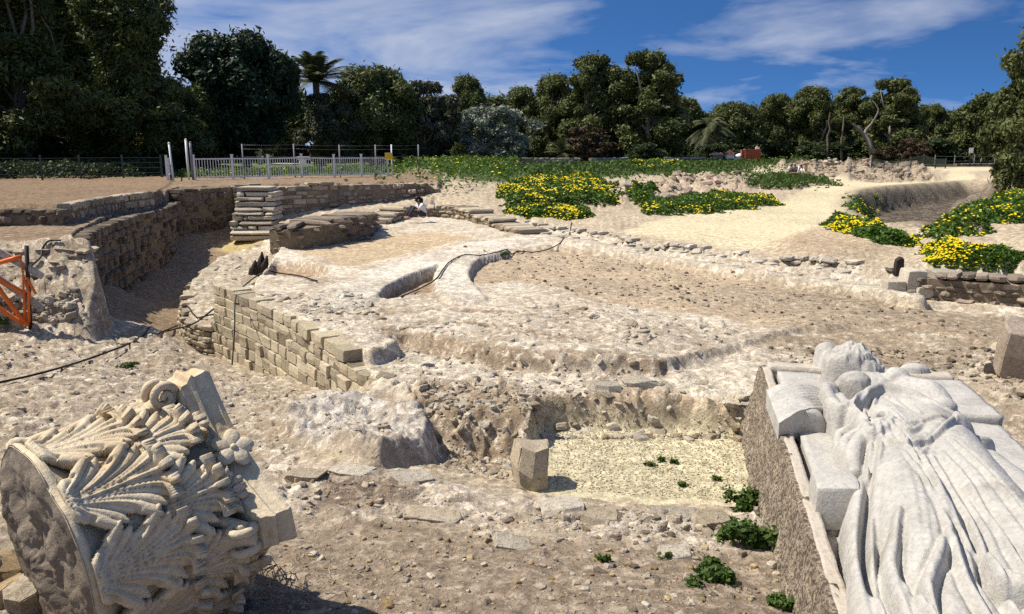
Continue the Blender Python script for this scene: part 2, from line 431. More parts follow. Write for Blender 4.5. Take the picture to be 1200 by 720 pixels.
# rough stone face under the terrace, gravel bed, near ridge
face = PZ([(490,457,.97),(540,470,.97),(600,479,.97),(645,480,.97),(700,476,.97),(780,468,.97),(880,470,.97),(990,470,1),(990,520,.5),(870,519,.45),(740,508,.45),(640,508,.45),(600,520,.45),(520,520,.5)])
region(face, .2, None, (.47,.37,.265), 1, .2, .11, 1.0, noise=.12)
region(PZ([(500,470,.7),(600,490,.6),(600,560,.5),(540,550,.6),(500,520,.75)]), .25, None, (.42,.325,.225), 1, .5, .09, .8, noise=.1)
outc = PZ([(340,492,.8),(380,466,.86),(430,466,.95),(480,470,1.0),(497,492,1.0),(494,505,1.0),(470,520,.95),(440,535,.9),(395,520,.85)])
region(outc, .2, lambda x, y: .93 + .3 * fbm(x, y, 1.8, 4), (.55,.50,.44), 1, .1, .1, .3, noise=.1)
pit = PZ([(640,508,.55),(690,505,.55),(742,507,.55),(787,508,.55),(873,516,.55),(905,522,.55),(905,604,.55),(800,600,.55),(700,594,.55),(625,585,.55),(612,560,.55)])
region(pit, .15, .56, GRAVEL, .05, .0, .008, 0, noise=.05)
ridge = PZ([(300,545,.82),(380,545,.84),(470,552,.84),(560,570,.84),(640,585,.86),(720,597,.86),(800,600,.88),(960,603,.88),(960,660,.9),(800,640,.92),(620,622,.9),(480,600,.88),(300,590,.85)])
region(ridge, .25, None, (.57,.485,.385), .85, .3, .05, .3, noise=.22)
region(PZ([(620,578,.86),(720,590,.88),(800,594,.9),(905,597,.9),(905,625,.9),(800,618,.92),(700,607,.9),(620,592,.9)]), .12, lambda x, y: .80 + .1 * fbm(x, y, 3, 3), (.55,.475,.40), 1, .3, .06, .5, noise=.06)
region(PZ([(380,560,.84),(450,556,.84),(470,580,.84),(400,590,.84)]), .3, None, (.22,.165,.12), .4, .8, noise=.3)

# upper land behind the passage wall: three steps
W_main = smooth_line(PZ([(76,293,2.05),(79,282,2.05),(100,265,2.1),(147,249,2.1),(183,241,2.1),(204,232,2.15)]), 60)
up_edge = [tuple(p) for p in W_main[:, :2] + np.array([-.25, .35]) * ((W_main[:, 1:2] - 12) / 14)]
rear = np.array([at_y(204,223,30.), at_y(270,220,31.), at_y(330,216,32.2), at_y(390,213,33.6), at_y(455,210,35.2), at_y(500,209,36.5), at_y(517,216,37.)])
up = up_edge + [(p[0] - .2, p[1] + .7) for p in rear] + [tuple(p[:2]) for p in PZ([(520,202,2.5),(470,196,2.5),(200,196,2.5),(-500,196,2.6)])] + [(-40, 14.6), (-8.5, 14.6)]
region(up, .1, lambda x, y: np.where(y > 28, 2.45, 2.08), (.24,.165,.105), .3, .5, .02, 0, noise=.03)
c2 = smooth_line(PZ([(100,247,2.3),(128,240,2.3),(165,233,2.3),(186,228,2.35)]), 40)
c1 = smooth_line(PZ([(80,240,2.55),(110,234,2.55),(145,229,2.55),(178,225,2.55)]), 40)
def outer(c): return [tuple(p[:2]) for p in PZ([(200,215,2.5),(200,196,2.5),(-500,196,2.6)])] + [(-45, c[0, 1]), (c[0, 0] - .05, c[0, 1])]
region([tuple(p[:2]) for p in c2] + outer(c2), .08, 2.3, (.32,.235,.155), .2, .4, .02, 0, noise=.02)
region([tuple(p[:2]) for p in c1] + outer(c1), .08, 2.52, (.23,.155,.095), .15, .5, .02, 0, noise=.02)
# ragged end of the passage wall, sloping to the near bank
bank = np.array([(-18, 13.2), (-7.7, 13.2), (-7.75, 14.1), (-8.3, 14.9), (-18, 15.2)])
region(bank, .25, lambda x, y: np.interp(y, [13.35, 13.8, 14.7], [.58, 1.15, 2.06]) + .06 * np.sin(y * 40) , (.50,.42,.315), 1, .4, .07, .7, noise=.1)

# back land: path, mounds, banks, ditch
path = PZ([(742,272,1.2),(800,253,1.2),(850,250,1.2),(915,245,1.22),(925,235,1.25),(960,222,1.3),(905,213,1.35),(880,207,1.37),(905,205,1.37),(960,207,1.37),(1040,216,1.4),(1090,214,1.42),(1125,206,1.46),(1140,209,1.47),(1125,220,1.42),(1085,228,1.4),(1020,228,1.32),(1005,240,1.28),(960,262,1.2),(930,275,1.2),(925,292,1.15),(860,290,1.15),(800,280,1.17)])
region(path, .5, None, SAND, .05, .15, .01, 0, noise=.3, nsc=.8)
region(PZ([(1085,196,2),(1170,195,2),(1172,200,1.9),(1120,203,1.8)]), 1.5, None, SAND, .05, .1, .01, 0, noise=.5)
region(PZ([(690,222,2.0),(760,215,2.0),(830,206,2.15),(878,205,1.8),(900,212,1.4),(860,226,1.5),(790,228,1.6),(740,236,1.6),(700,240,1.6)]), 1.2, None, PINK, 1, .2, .22, .4, noise=.8, nsc=.5)
region(PZ([(905,192,2.4),(960,187,2.5),(1060,190,2.5),(1092,197,2.2),(1092,206,1.9),(1040,211,1.6),(960,203,1.5),(925,203,1.4)]), 1.5, lambda x, y: 1.5 + .95 * sstep(84, 93, y), (.34,.27,.19), 1, .2, .3, .5, noise=1., nsc=.4)
mound = PZ([(925,272,1.6),(960,266,1.6),(1005,272,1.6),(1022,284,1.5),(1010,294,1.3),(940,296,1.2)])
region(mound, 1.0, .16, (.47,.36,.245), .4, .4, .03, 0, noise=.3, mode='add')
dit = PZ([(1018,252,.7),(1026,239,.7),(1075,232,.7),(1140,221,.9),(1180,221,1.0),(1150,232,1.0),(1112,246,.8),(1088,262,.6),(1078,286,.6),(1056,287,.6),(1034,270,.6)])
region(dit, 1.1, lambda x, y: np.interp(y, [26, 32, 45, 60], [.5, 0, -.1, .3]), (.045,.035,.026), .5, .4, .02, 0, noise=.06, cw=2.2)  # dark earth; the shadow over ditch and banks is painted into this colour
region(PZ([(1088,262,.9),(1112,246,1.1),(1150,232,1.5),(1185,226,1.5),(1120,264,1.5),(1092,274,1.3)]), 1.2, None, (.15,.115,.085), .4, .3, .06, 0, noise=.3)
# grassy tops and the far park
grass = PZ([(520,200,2.4),(560,190,2.45),(700,190,2.45),(850,185,2.45),(900,187,2.4),(860,198,2.3),(800,204,2.2),(720,206,2.2),(620,210,2.2),(560,215,2.1)])
region(grass, 1.5, None, GRASS, .2, 0, .05, 0, noise=1., nsc=.4)
sel = Y > np.where(X < -8, 46, 88); sel &= ~((X > 25) & (Y < 93))
kk = np.where(sel, 1., 0.)[:, None]
gc = np.array([.10, .15, .035]) * (1 + .5 * fbm(X, Y, .08, 4, seed=9))[:, None]
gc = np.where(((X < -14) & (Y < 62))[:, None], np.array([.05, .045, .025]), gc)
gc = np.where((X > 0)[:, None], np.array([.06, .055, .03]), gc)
COLV[:] = COLV * (1 - kk) + gc * kk; CRK[sel] = 0; PEB[sel] = 0

# relief: broad rumple, angular stones, small pits
dist = np.hypot(X, Y - 0) + .1
H += AMP * 2.2 * fbm(X, Y, .9, 4, .55, seed=31) * np.clip(dist / 8, .6, 3)
H += AMP * 1.3 * fbm(X, Y, 5.0, 5, .6, seed=37, ridge=True)
f1, f2, idv = worley(X + .25 * fbm(X, Y, 2, 3, seed=2), Y + .25 * fbm(X, Y, 2, 3, seed=5), 2.6, 3)
ed = sstep(.02, .22, f2 - f1); H += STN * (.10 * (idv - .35) * ed + .035 * (ed - 1))
COLV *= (1 + STN * (.34 * (idv - .5)))[:, None] * (1 - .30 * STN * (1 - ed))[:, None]
g1, g2, idw = worley(X, Y, 7.5, 8)
ed2 = sstep(.03, .25, g2 - g1); H += np.clip(STN + .25 * CRK, 0, 1) * (.032 * (idw - .4) * ed2)
COLV *= (1 + .22 * np.clip(STN + .3 * CRK, 0, 1) * (idw - .5))[:, None]
COLV *= (1 + .35 * fbm(X, Y, .35, 4, .6, seed=13))[:, None]
COLV = np.clip(COLV, .01, .8)
HG = H.reshape(NR, NC)

def hgt(x, y):
    """terrain height at world points"""
    x = np.atleast_1d(np.asarray(x, float)); y = np.atleast_1d(np.asarray(y, float))
    r = np.interp(y, yr, np.arange(NR)); r0 = np.clip(np.floor(r).astype(int), 0, NR - 2); fr = r - r0
    a = x / (np.maximum(y, 1.5) + .8); cc = np.clip((a - ax[0]) / (ax[1] - ax[0]), 0, NC - 1.001); c0 = cc.astype(int); fc = cc - c0
    return (HG[r0, c0] * (1 - fc) + HG[r0, c0 + 1] * fc) * (1 - fr) + (HG[r0 + 1, c0] * (1 - fc) + HG[r0 + 1, c0 + 1] * fc) * fr
def on_ground(px, py, z0=1.2, lift=0):
    """the point of the terrain on the line of sight (px,py)"""
    r = ray(px, py); ts = np.geomspace(2.5, 400, 3000)
    p = r[None] * ts[:, None]; below = CAMZ + p[:, 2] < hgt(p[:, 0], p[:, 1])
    i = int(np.argmax(below)) if below.any() else len(ts) - 1
    x, y = p[i, 0], p[i, 1]
    return np.array([x, y, float(hgt(x, y)[0]) + lift])

ii = np.arange(NR * NC).reshape(NR, NC)
Fq = np.stack([ii[:-1, :-1], ii[:-1, 1:], ii[1:, 1:], ii[1:, :-1]], -1).reshape(-1, 4)
me = np_mesh('ground', np.stack([X, Y, H], 1), Fq, True, vattr={'crk': CRK, 'peb': PEB}, vcol=COLV)
tag(link('ground', me, None, [mat_ground()]), kind='structure')

# ------------------------------------------------------------------ light and sky
SUN_AZ, SUN_EL = R(-80), R(55)          # from the left, a little beyond the scene
sd_ = bpy.data.lights.new('sun', 'SUN'); sd_.energy = 4.6; sd_.angle = R(.5); sd_.color = (1, .925, .79)
so = bpy.data.objects.new('sun', sd_); COLL.objects.link(so)
dv = Vector((math.sin(SUN_AZ) * math.cos(SUN_EL), math.cos(SUN_AZ) * math.cos(SUN_EL), math.sin(SUN_EL)))
so.rotation_euler = dv.to_track_quat('Z', 'Y').to_euler(); so.location = (-20, 5, 30)
w = bpy.data.worlds.new('World'); S.world = w; w.use_nodes = True
t = w.node_tree; bg = t.nodes['Background']; N_ = t.nodes.new; L_ = t.links.new
tc = N_('ShaderNodeTexCoord'); sep = N_('ShaderNodeSeparateXYZ'); L_(tc.outputs['Generated'], sep.inputs[0])
def wm(op, a, b=None, cl=False):
    n = N_('ShaderNodeMath'); n.operation = op; n.use_clamp = cl
    for i, q_ in enumerate((a, b)):
        if q_ is None: continue
        if isinstance(q_, (int, float)): n.inputs[i].default_value = q_
        else: L_(q_, n.inputs[i])
    return n.outputs[0]
sky = N_('ShaderNodeTexSky'); sky.sky_type = 'NISHITA'; sky.sun_disc = False; sky.sun_elevation = SUN_EL; sky.sun_rotation = SUN_AZ
sky.air_density = 1.0; sky.dust_density = .3; sky.ozone_density = 4
cmb = N_('ShaderNodeCombineXYZ'); L_(sep.outputs['X'], cmb.inputs[0]); L_(sep.outputs['Y'], cmb.inputs[1])
L_(wm('ADD', wm('MULTIPLY', wm('MAXIMUM', sep.outputs['Z'], 0), 2.6), .16), cmb.inputs[2]); L_(cmb.outputs[0], sky.inputs['Vector'])
tint = N_('ShaderNodeMix'); tint.data_type = 'RGBA'; tint.blend_type = 'MULTIPLY'; tint.inputs[0].default_value = 1
L_(sky.outputs[0], tint.inputs[6]); tint.inputs[7].default_value = (.40, .72, 1.02, 1)
# clouds: noise on a layer above the place, so streaks flatten toward the horizon
zc = wm('ADD', wm('MAXIMUM', sep.outputs['Z'], .0), .13)
cv = N_('ShaderNodeCombineXYZ'); L_(wm('DIVIDE', sep.outputs['X'], zc), cv.inputs[0]); L_(wm('DIVIDE', sep.outputs['Y'], zc), cv.inputs[1])
cn = N_('ShaderNodeTexNoise'); cn.inputs['Scale'].default_value = .8; cn.inputs['Detail'].default_value = 8; cn.inputs['Roughness'].default_value = .56; cn.inputs['Distortion'].default_value = .35
mp = N_('ShaderNodeMapping'); L_(cv.outputs[0], mp.inputs[0]); mp.inputs['Location'].default_value = (1.7, .3, 0); mp.inputs['Rotation'].default_value = (0, 0, .35); L_(mp.outputs[0], cn.inputs['Vector'])
# more cloud toward the left of the view than the right
side = N_('ShaderNodeMapRange'); L_(sep.outputs['X'], side.inputs[0]); side.inputs[1].default_value = -.25; side.inputs[2].default_value = .35; side.inputs[3].default_value = .14; side.inputs[4].default_value = -.03
cr = N_('ShaderNodeMapRange'); L_(wm('ADD', cn.outputs['Fac'], side.outputs[0]), cr.inputs[0]); cr.inputs[1].default_value = .50; cr.inputs[2].default_value = .72; cr.inputs[3].default_value = 0; cr.inputs[4].default_value = .85
cm = N_('ShaderNodeMix'); cm.data_type = 'RGBA'; L_(cr.outputs[0], cm.inputs[0]); L_(tint.outputs[2], cm.inputs[6]); cm.inputs[7].default_value = (4.6, 5.0, 6.0, 1)
L_(cm.outputs[2], bg.inputs['Color']); bg.inputs['Strength'].default_value = .08
S.view_settings.view_transform = 'Standard'; S.view_settings.look = 'None'; S.view_settings.exposure = .62; S.view_settings.gamma = 1
w.cycles.sampling_method = 'MANUAL'; w.cycles.sample_map_resolution = 512
S.render.engine = 'CYCLES'; S.cycles.use_denoising = False; S.cycles.max_bounces = 6; S.cycles.diffuse_bounces = 3; S.cycles.transparent_max_bounces = 8
# ------------------------------------------------------------------ masonry
def _rbox(e=.8):
    vs = {}; fs = []
    def vid(p):
        k = tuple(np.round(p, 4)); 
        if k not in vs: vs[k] = len(vs)
        return vs[k]
    g_ = np.array([-1, -e, 0, e, 1.]); nseg = 4
    for axis in range(3):
        for sgn in (-1, 1):
            for i in range(nseg):
                for j in range(nseg):
                    quad = []
                    for a, b in ((i, j), (i + 1, j), (i + 1, j + 1), (i, j + 1)):
                        p = [0, 0, 0]; p[axis] = sgn; p[(axis + 1) % 3] = g_[a]; p[(axis + 2) % 3] = g_[b]; quad.append(vid(p))
                    fs.append(quad if sgn > 0 else quad[::-1])
    return np.array(list(vs.keys())), np.array(fs)
RB_V, RB_F = _rbox(.8)
RB2_V, RB2_F = _rbox(.93)

def stones(C, T, Nn, U, half, p=6., rough=.06, tv=None, big=False):
    """rounded, irregular blocks: centres C, frames T/Nn/U (n,3), half sizes (n,3) -> verts, quads, tint"""
    BV, BF = (RB2_V, RB2_F) if big else (RB_V, RB_F)
    n = len(C); B = BV[None].repeat(n, 0)
    pn = (np.abs(B) ** p).sum(2, keepdims=True) ** (1 / p)
    B = B / pn
    if p > 6: B = B * rng.uniform(.93, 1.03, (n, 1, 3)) + .05 * np.sign(B) * rng.normal(0, .5, (n, 1, 3)) * np.roll(np.abs(B), 1, 2)
    ph = rng.uniform(0, 6.28, (n, 1, 3)); k1 = rng.uniform(1.2, 2.6, (n, 1, 3)); k2 = rng.uniform(2.5, 5, (n, 1, 3))
    wob = np.sin(B[:, :, [1, 2, 0]] * k1 + ph) * .6 + np.sin(B[:, :, [2, 0, 1]] * k2 + 2 * ph) * .4
    jit = rng.normal(0, .25, B.shape)
    B = B + rough * (wob * 1.4 + jit * .6)
    # chamfer random corners away
    q = B * half[:, None, :]
    V = C[:, None] + q[..., 0:1] * T[:, None] + q[..., 1:2] * Nn[:, None] + q[..., 2:3] * U[:, None]
    Fq = (BF[None] + (np.arange(n) * len(BV))[:, None, None]).reshape(-1, 4)
    tint = (rng.random(n) if tv is None else tv).repeat(len(BF))
    return V.reshape(-1, 3), Fq, tint

def masonry(name, line, ztop, label, mats, side=1, off=.2, L=(.25, .45), Hc=(.18, .26), depth=.36, p=6, rough=.06, gap=.014,
            ragged=.0, base=None, zb_extra=.12, category='wall', group=None, proud=.02, core=True, top_only=None, lean=0., big=False):
    P = np.asarray(line, float)[:, :2]
    s = np.r_[0, np.cumsum(np.linalg.norm(np.diff(P, axis=0), axis=1))]; tot = s[-1]
    pos = lambda u: np.stack([np.interp(u, s, P[:, 0]), np.interp(u, s, P[:, 1])], -1)
    def frame(u):
        d = pos(np.minimum(u + .15, tot)) - pos(np.maximum(u - .15, 0)); d /= np.linalg.norm(d, axis=-1, keepdims=True) + 1e-9
        return d, np.stack([d[..., 1], -d[..., 0]], -1) * side
    zt = ztop if callable(ztop) else (lambda u: np.full(np.shape(u), ztop, float))
    us = np.linspace(0, tot, 200); d_, n_ = frame(us)
    fr = pos(us) + n_ * (off + .15)
    zb_s = hgt(fr[:, 0], fr[:, 1]) - zb_extra if base is None else np.full(200, base)
    zb = lambda u: np.interp(u, us, zb_s)
    Cs, Hs, Us = [], [], []
    z0 = zb_s.min()
    zmax = float(np.max(zt(us)))
    while z0 < zmax:
        h = rng.uniform(*Hc); u = -rng.uniform(0, L[1])
        while u < tot:
            l = rng.uniform(*L); m = np.clip(u + l / 2, 0, tot); a, b = max(u, 0), min(u + l, tot)
            if b - a > L[0] * .45:
                m = (a + b) / 2; top = float(zt(np.array([m]))[0]); bot = float(zb(np.array([m]))[0])
                if z0 + h > bot and z0 + h * .5 < top + rng.uniform(-ragged, ragged * .4):
                    hh = min(h, top - z0 + .03) if z0 + h > top else h
                    Cs.append((m, z0 + hh / 2)); Hs.append(((b - a) / 2 - gap / 2, hh / 2 - gap / 2))
            u += l
        z0 += h
    A = np.array(Cs); Hh = np.array(Hs); n = len(A)
    d, nr = frame(A[:, 0]); pc = pos(A[:, 0])
    pr = rng.normal(0, proud, n)
    ln = lean * (A[:, 1] - zb(A[:, 0]))
    ctr = pc + nr * (off - depth / 2 + pr - ln)[:, None]
    C = np.c_[ctr, A[:, 1]]
    ang = rng.normal(0, .05, n); ca, sa = np.cos(ang)[:, None], np.sin(ang)[:, None]
    T = np.c_[d, np.zeros(n)]; Nn = np.c_[nr, np.zeros(n)]; U = np.tile([0, 0, 1.], (n, 1))
    tl = rng.normal(0, .035, n)[:, None]
    T2 = T * ca + Nn * sa; N2 = Nn * ca - T * sa; T3 = T2 + U * tl; U3 = U - T2 * tl
    V, Fq, tint = stones(C, T3, N2, U3, np.c_[Hh[:, 0], np.full(n, depth / 2), Hh[:, 1]], p, rough, big=big)
    fm = np.zeros(len(Fq), int)
    if core:
        u2 = np.linspace(0, tot, max(20, int(tot / .3))); d, nr = frame(u2); pc = pos(u2)
        z1, z2 = zb(u2) - .1, zt(u2) - .12
        f_ = pc + nr * (off - (.025 if big else .05))
        b_ = pc + nr * (off - depth)
        k = len(u2); CV = np.vstack([np.c_[f_, z1], np.c_[f_ - nr * (lean * (z2 - z1))[:, None], z2], np.c_[b_, z2], np.c_[b_, z1]])
        i = np.arange(k - 1); q_ = []
        for r0, r1 in ((0, 1), (1, 2), (2, 3)):
            q_.append(np.stack([r0 * k + i, r0 * k + i + 1, r1 * k + i + 1, r1 * k + i], -1))
        q_.append(np.array([[0, k, 2 * k, 3 * k], [k - 1, 2 * k - 1, 3 * k - 1, 4 * k - 1]]))
        q_ = np.vstack(q_) + len(V)
        V = np.vstack([V, CV]); Fq = np.vstack([Fq, q_]); tint = np.r_[tint, np.full(len(q_), .3)]; fm = np.r_[fm, np.ones(len(q_), int)]
    me = np_mesh(name, V, Fq, False, fattr=tint, fmat=fm)
    o = link(name, me, None, mats)
    return tag(o, label, category, group)

M_mortar = mat_masonry('earth_mortar', (.30, .23, .155), (.42, .34, .24), scale=2)
M_ashlar = mat_masonry('yellow_ashlar', (.56, .47, .32), (.61, .53, .40), tintvar=.32)
M_rubble = mat_masonry('buff_rubble', (.47, .385, .275), (.55, .475, .37), tintvar=.4)
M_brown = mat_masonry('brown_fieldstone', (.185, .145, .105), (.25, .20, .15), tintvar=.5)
M_pink = mat_masonry('pinkish_conglomerate', (.47, .355, .285), (.52, .42, .33), tintvar=.45)
M_grey = mat_masonry('grey_brown_rubble', (.31, .25, .20), (.39, .32, .25), tintvar=.5)
M_pale = mat_masonry('pale_limestone', (.58, .51, .41), (.63, .57, .47), tintvar=.3)

# convex ashlar wall of the stage
ash = smooth_line(PZ([(468,442,1.0),(433,426,1.08),(400,403,1.15),(361,379,1.17),(330,364,1.17),(299,350,1.18),(272,340,1.18),(252,332,1.2)]), 120)
sa_ = np.r_[0, np.cumsum(np.linalg.norm(np.diff(ash[:, :2], axis=0), axis=1))]
masonry('ashlar_wall', ash, lambda u: np.interp(u, sa_, ash[:, 2]) - .02 + .03 * np.sin(u * 7), 'long convex wall of tight yellowish squared blocks sweeping round the outside of the stage', [M_ashlar, M_mortar],
        side=-1, off=.2, L=(.22, .5), Hc=(.16, .22), depth=.4, p=14, rough=.045, gap=.006, proud=.016, lean=.1, big=True, ragged=.02)
masonry('rubble_ledge', led_line, lambda u: np.interp(u, np.r_[0, np.cumsum(np.linalg.norm(np.diff(led_line[:, :2], axis=0), axis=1))], led_line[:, 2]) - .03,
        'lower outer ledge of small pale stones curving round the left of the ashlar wall', [M_rubble, M_mortar], side=-1, off=.1, L=(.14, .34), Hc=(.09, .15), depth=.34, p=5, rough=.1, gap=.006, proud=.025, lean=.12, ragged=.03)
# tall retaining wall of the passage
pas = np.vstack([W_main[5:, :2], rear[:2, :2]])
pas = np.vstack([pas[:-2][::6], pas[-1:]]); pas = smooth_line(np.c_[pas, np.zeros(len(pas))], 170)
Lp = np.linalg.norm(np.diff(pas[:, :2], axis=0), axis=1).sum()
ysp = pas[:, 1]; ssp = np.r_[0, np.cumsum(np.linalg.norm(np.diff(pas[:, :2], axis=0), axis=1))]
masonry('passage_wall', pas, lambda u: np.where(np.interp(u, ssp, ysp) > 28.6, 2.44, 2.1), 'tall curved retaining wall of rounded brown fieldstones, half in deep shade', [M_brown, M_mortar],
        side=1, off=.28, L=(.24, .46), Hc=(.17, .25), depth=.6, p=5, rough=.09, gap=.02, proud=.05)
rw = smooth_line(np.c_[rear[1:4, :2], np.zeros(3)], 60)
masonry('coursed_wall', rw, lambda u: 2.5 + .04 * np.sin(u * 2), 'straight retaining wall of thin flat stone courses under the white railing', [M_rubble, M_mortar],
        side=1, off=.5, L=(.35, .8), Hc=(.13, .22), depth=.5, p=9, rough=.07, gap=.012, proud=.05, big=True, zb_extra=.3, lean=.08)
rw2 = smooth_line(np.c_[rear[3:, :2], np.zeros(len(rear) - 3)], 60)
masonry('conglomerate_wall', rw2, lambda u: np.interp(u, [0, 3.6, 4.6, 5.4], [2.52, 2.5, 2.45, 1.9]), 'rough pinkish rubble bank wall without clear courses behind the person', [M_pink, M_mortar],
        side=1, off=.5, L=(.16, .5), Hc=(.12, .28), depth=.5, p=3, rough=.17, gap=.0, proud=.09, zb_extra=.3, lean=.12)
# stepped pier where the two meet
M_step = M_pale
pb_ = at_z(290, 279, .7)
for_k = []
V_, F_, T_ = [], [], []; nn = 0
z = .55
for k in range(11):
    hh = rng.uniform(.12, .22); wv_ = 1.75 - .03 * k; x0 = -.05 - wv_ / 2 + rng.normal(0, .03); x1_ = x0 + wv_ + rng.normal(0, .04)
    cuts = [x0] + sorted(rng.uniform(x0 + .25, x1_ - .25, rng.integers(0, 3))) + [x1_]
    for xa, xb in zip(cuts[:-1], cuts[1:]):
        if xb - xa < .12: continue
        dv_ = 1.5; c = np.array([[pb_[0] + (xa + xb) / 2, pb_[1] + 1.0 + .085 * k + rng.normal(0, .04), z + hh / 2]])
        v, f, tn = stones(c, np.array([[1, .06 + rng.normal(0, .03), 0.]]), np.array([[-.06, 1, 0.]]), np.array([[rng.normal(0, .02), 0, 1.]]), np.array([[(xb - xa) / 2 - .006, dv_ / 2, hh / 2 - .005]]), 8, .07, big=True)
        V_.append(v); F_.append(f + nn); T_.append(tn); nn += len(v)
    z += hh
tag(link('stepped_pier', np_mesh('stepped_pier', np.vstack(V_), np.vstack(F_), False, fattr=np.hstack(T_)), None, [M_pale]),
    'pale pier of stacked stone slabs between the fieldstone wall and the coursed wall', 'pier')
# stub of a thick rubble wall on the floor
stub = PZ([(322,291,1.08),(352,292,1.08),(392,286,1.08),(430,277,1.08),(434,269,1.08)])
masonry('stub_wall', smooth_line(stub, 40), lambda u: np.interp(u, [0, .5, 3, 5, 6.4, 7.5], [1.72, 1.78, 1.86, 1.9, 1.55, 1.35]), 'thick stub of grey rubble wall standing alone before the coursed wall', [M_grey, M_mortar],
        side=1, off=.25, L=(.16, .42), Hc=(.1, .22), depth=1.5, p=3.4, rough=.14, gap=.0, proud=.08, ragged=.12)
# low curved walls
lw = smooth_line(PZ([(452,262,1.2),(470,256,1.2),(500,254,1.2),(535,255,1.2),(565,262,1.2),(600,272,1.17),(612,276,1.15)]), 60)
Ll = np.linalg.norm(np.diff(lw[:, :2], axis=0), axis=1).sum()
masonry('low_curved_wall', lw, lambda u: np.interp(u, [0, Ll * .2, Ll * .45, Ll * .8, Ll], [1.35, 1.62, 1.64, 1.42, 1.3]), 'low broken curved wall of tan rubble with a pale flat crown at the back of the stage', [M_rubble, M_mortar],
        side=1, off=.15, L=(.18, .5), Hc=(.1, .18), depth=1.1, p=4, rough=.12, gap=.0, proud=.05, ragged=.05)
def curb(px, z, top, label, m, name='stone_curb', **kw):
    L_ = smooth_line(PZ(px, z), 90)
    a = dict(side=1, off=.04, L=(.12, .34), Hc=(.09, .14), depth=.42, p=4, rough=.17, gap=.0, proud=.05, ragged=.07, group='stone curbs curving across the site')
    a.update(kw)
    return masonry(name, L_, top, label, [m, M_mortar], **a)
CG = 'stone curbs curving across the site'
curb([(612,262),(640,268),(694,275),(750,286),(826,295),(900,305),(950,308),(1010,314),(1050,320)], 1.2, 1.30, 'rearmost of the long low stone curbs curving beside the sandy path', M_pale)
curb([(632,276),(694,286),(750,294),(826,303),(900,313),(950,319),(1010,326),(1048,332)], 1.15, 1.22, 'middle one of the long low stone curbs behind the earth floor', M_pale)
curb([(620,280),(660,284),(722,294),(778,304),(847,315),(900,323),(960,331),(1020,341),(1070,349)], 1.12, 1.17, 'frontmost of the long low stone curbs, right at the edge of the earth floor', M_pale, depth=.6)
rt = smooth_line(PZ([(1052,345,1.1),(1075,347,1.1),(1100,349,1.1),(1150,354,1.1),(1200,358,1.1),(1300,368,1.1),(1400,380,1.1)]), 50)
masonry('retaining_wall', rt, lambda u: np.interp(u, [0, .35, .5, .9, 3], [1.3, 1.5, 1.52, 1.56, 1.6]), 'low brown rubble retaining wall at the right under the yellow flowers', [M_grey, M_mortar],
        side=1, off=.05, L=(.12, .34), Hc=(.08, .15), depth=.6, p=3.6, rough=.12, gap=.004, proud=.035)
wb = at_z(1078, 345, 1.1)
v, f, tn = stones(np.array([[wb[0] - .15, wb[1] + .05, 1.33], [wb[0] + .38, wb[1] - .02, 1.36], [wb[0] - .5, wb[1] + .05, 1.22], [wb[0] + .12, wb[1] - .12, 1.17]]), np.tile([1, -.1, 0.], (4, 1)), np.tile([.1, 1, 0.], (4, 1)), np.tile([0, 0, 1.], (4, 1)),
                  np.array([[.2, .25, .26], [.24, .28, .24], [.18, .2, .16], [.3, .2, .1]]), 8, .05, big=True)
tag(link('wall_end_blocks', np_mesh('wall_end_blocks', v, f, False, fattr=tn), None, [M_pale]), 'pale squared end stones at the left end of the brown retaining wall', 'stone blocks')
# curbs of the upper steps
def curb_line(L_, top, label, m):
    return masonry('step_curb', L_, top, label, [m, M_mortar], side=1, off=.06, L=(.25, .45), Hc=(.22, .28), depth=.3, p=4.5, rough=.1, gap=.012, proud=.02, group='curved steps behind the passage wall')
curb_line(c1, 2.56, 'upper curved stone step curb along the brown terrace', M_rubble)
curb_line(c2, 2.34, 'lower curved stone step curb between the terrace and the passage wall', M_rubble)
# stone boundary wall along the far side of the park
bl = [at_z(520, 193.5, 2.4), at_z(680, 193.5, 2.4)]; bl2 = [at_z(692, 193.5, 2.4), at_z(825, 191.5, 2.4)]
masonry('boundary_wall', smooth_line(bl, 40), 3.32, 'long pale stone boundary wall before the trees, left of its gap', [M_pale, M_mortar], side=1, off=.2, L=(.4, .9), Hc=(.2, .3), depth=.5, p=6, rough=.08, gap=.03, base=2.2, group='far boundary walls')
masonry('boundary_wall', smooth_line(bl2, 40), 3.30, 'pale stone boundary wall before the trees, right of its gap', [M_pale, M_mortar], side=1, off=.2, L=(.4, .9), Hc=(.2, .3), depth=.5, p=6, rough=.08, gap=.03, base=2.2, group='far boundary walls')
# shaded wall behind the left hedge
dl = [at_z(-60, 202, 2.5), at_z(170, 201, 2.5), at_z(215, 200, 2.5)]
masonry('shaded_wall', smooth_line(dl, 40), 3.25, 'low grey stone wall in deep tree shade at the far left', [M_brown, M_mortar], side=1, off=.2, L=(.4, .8), Hc=(.16, .24), depth=.5, p=5, rough=.09, gap=.03, base=2.3)

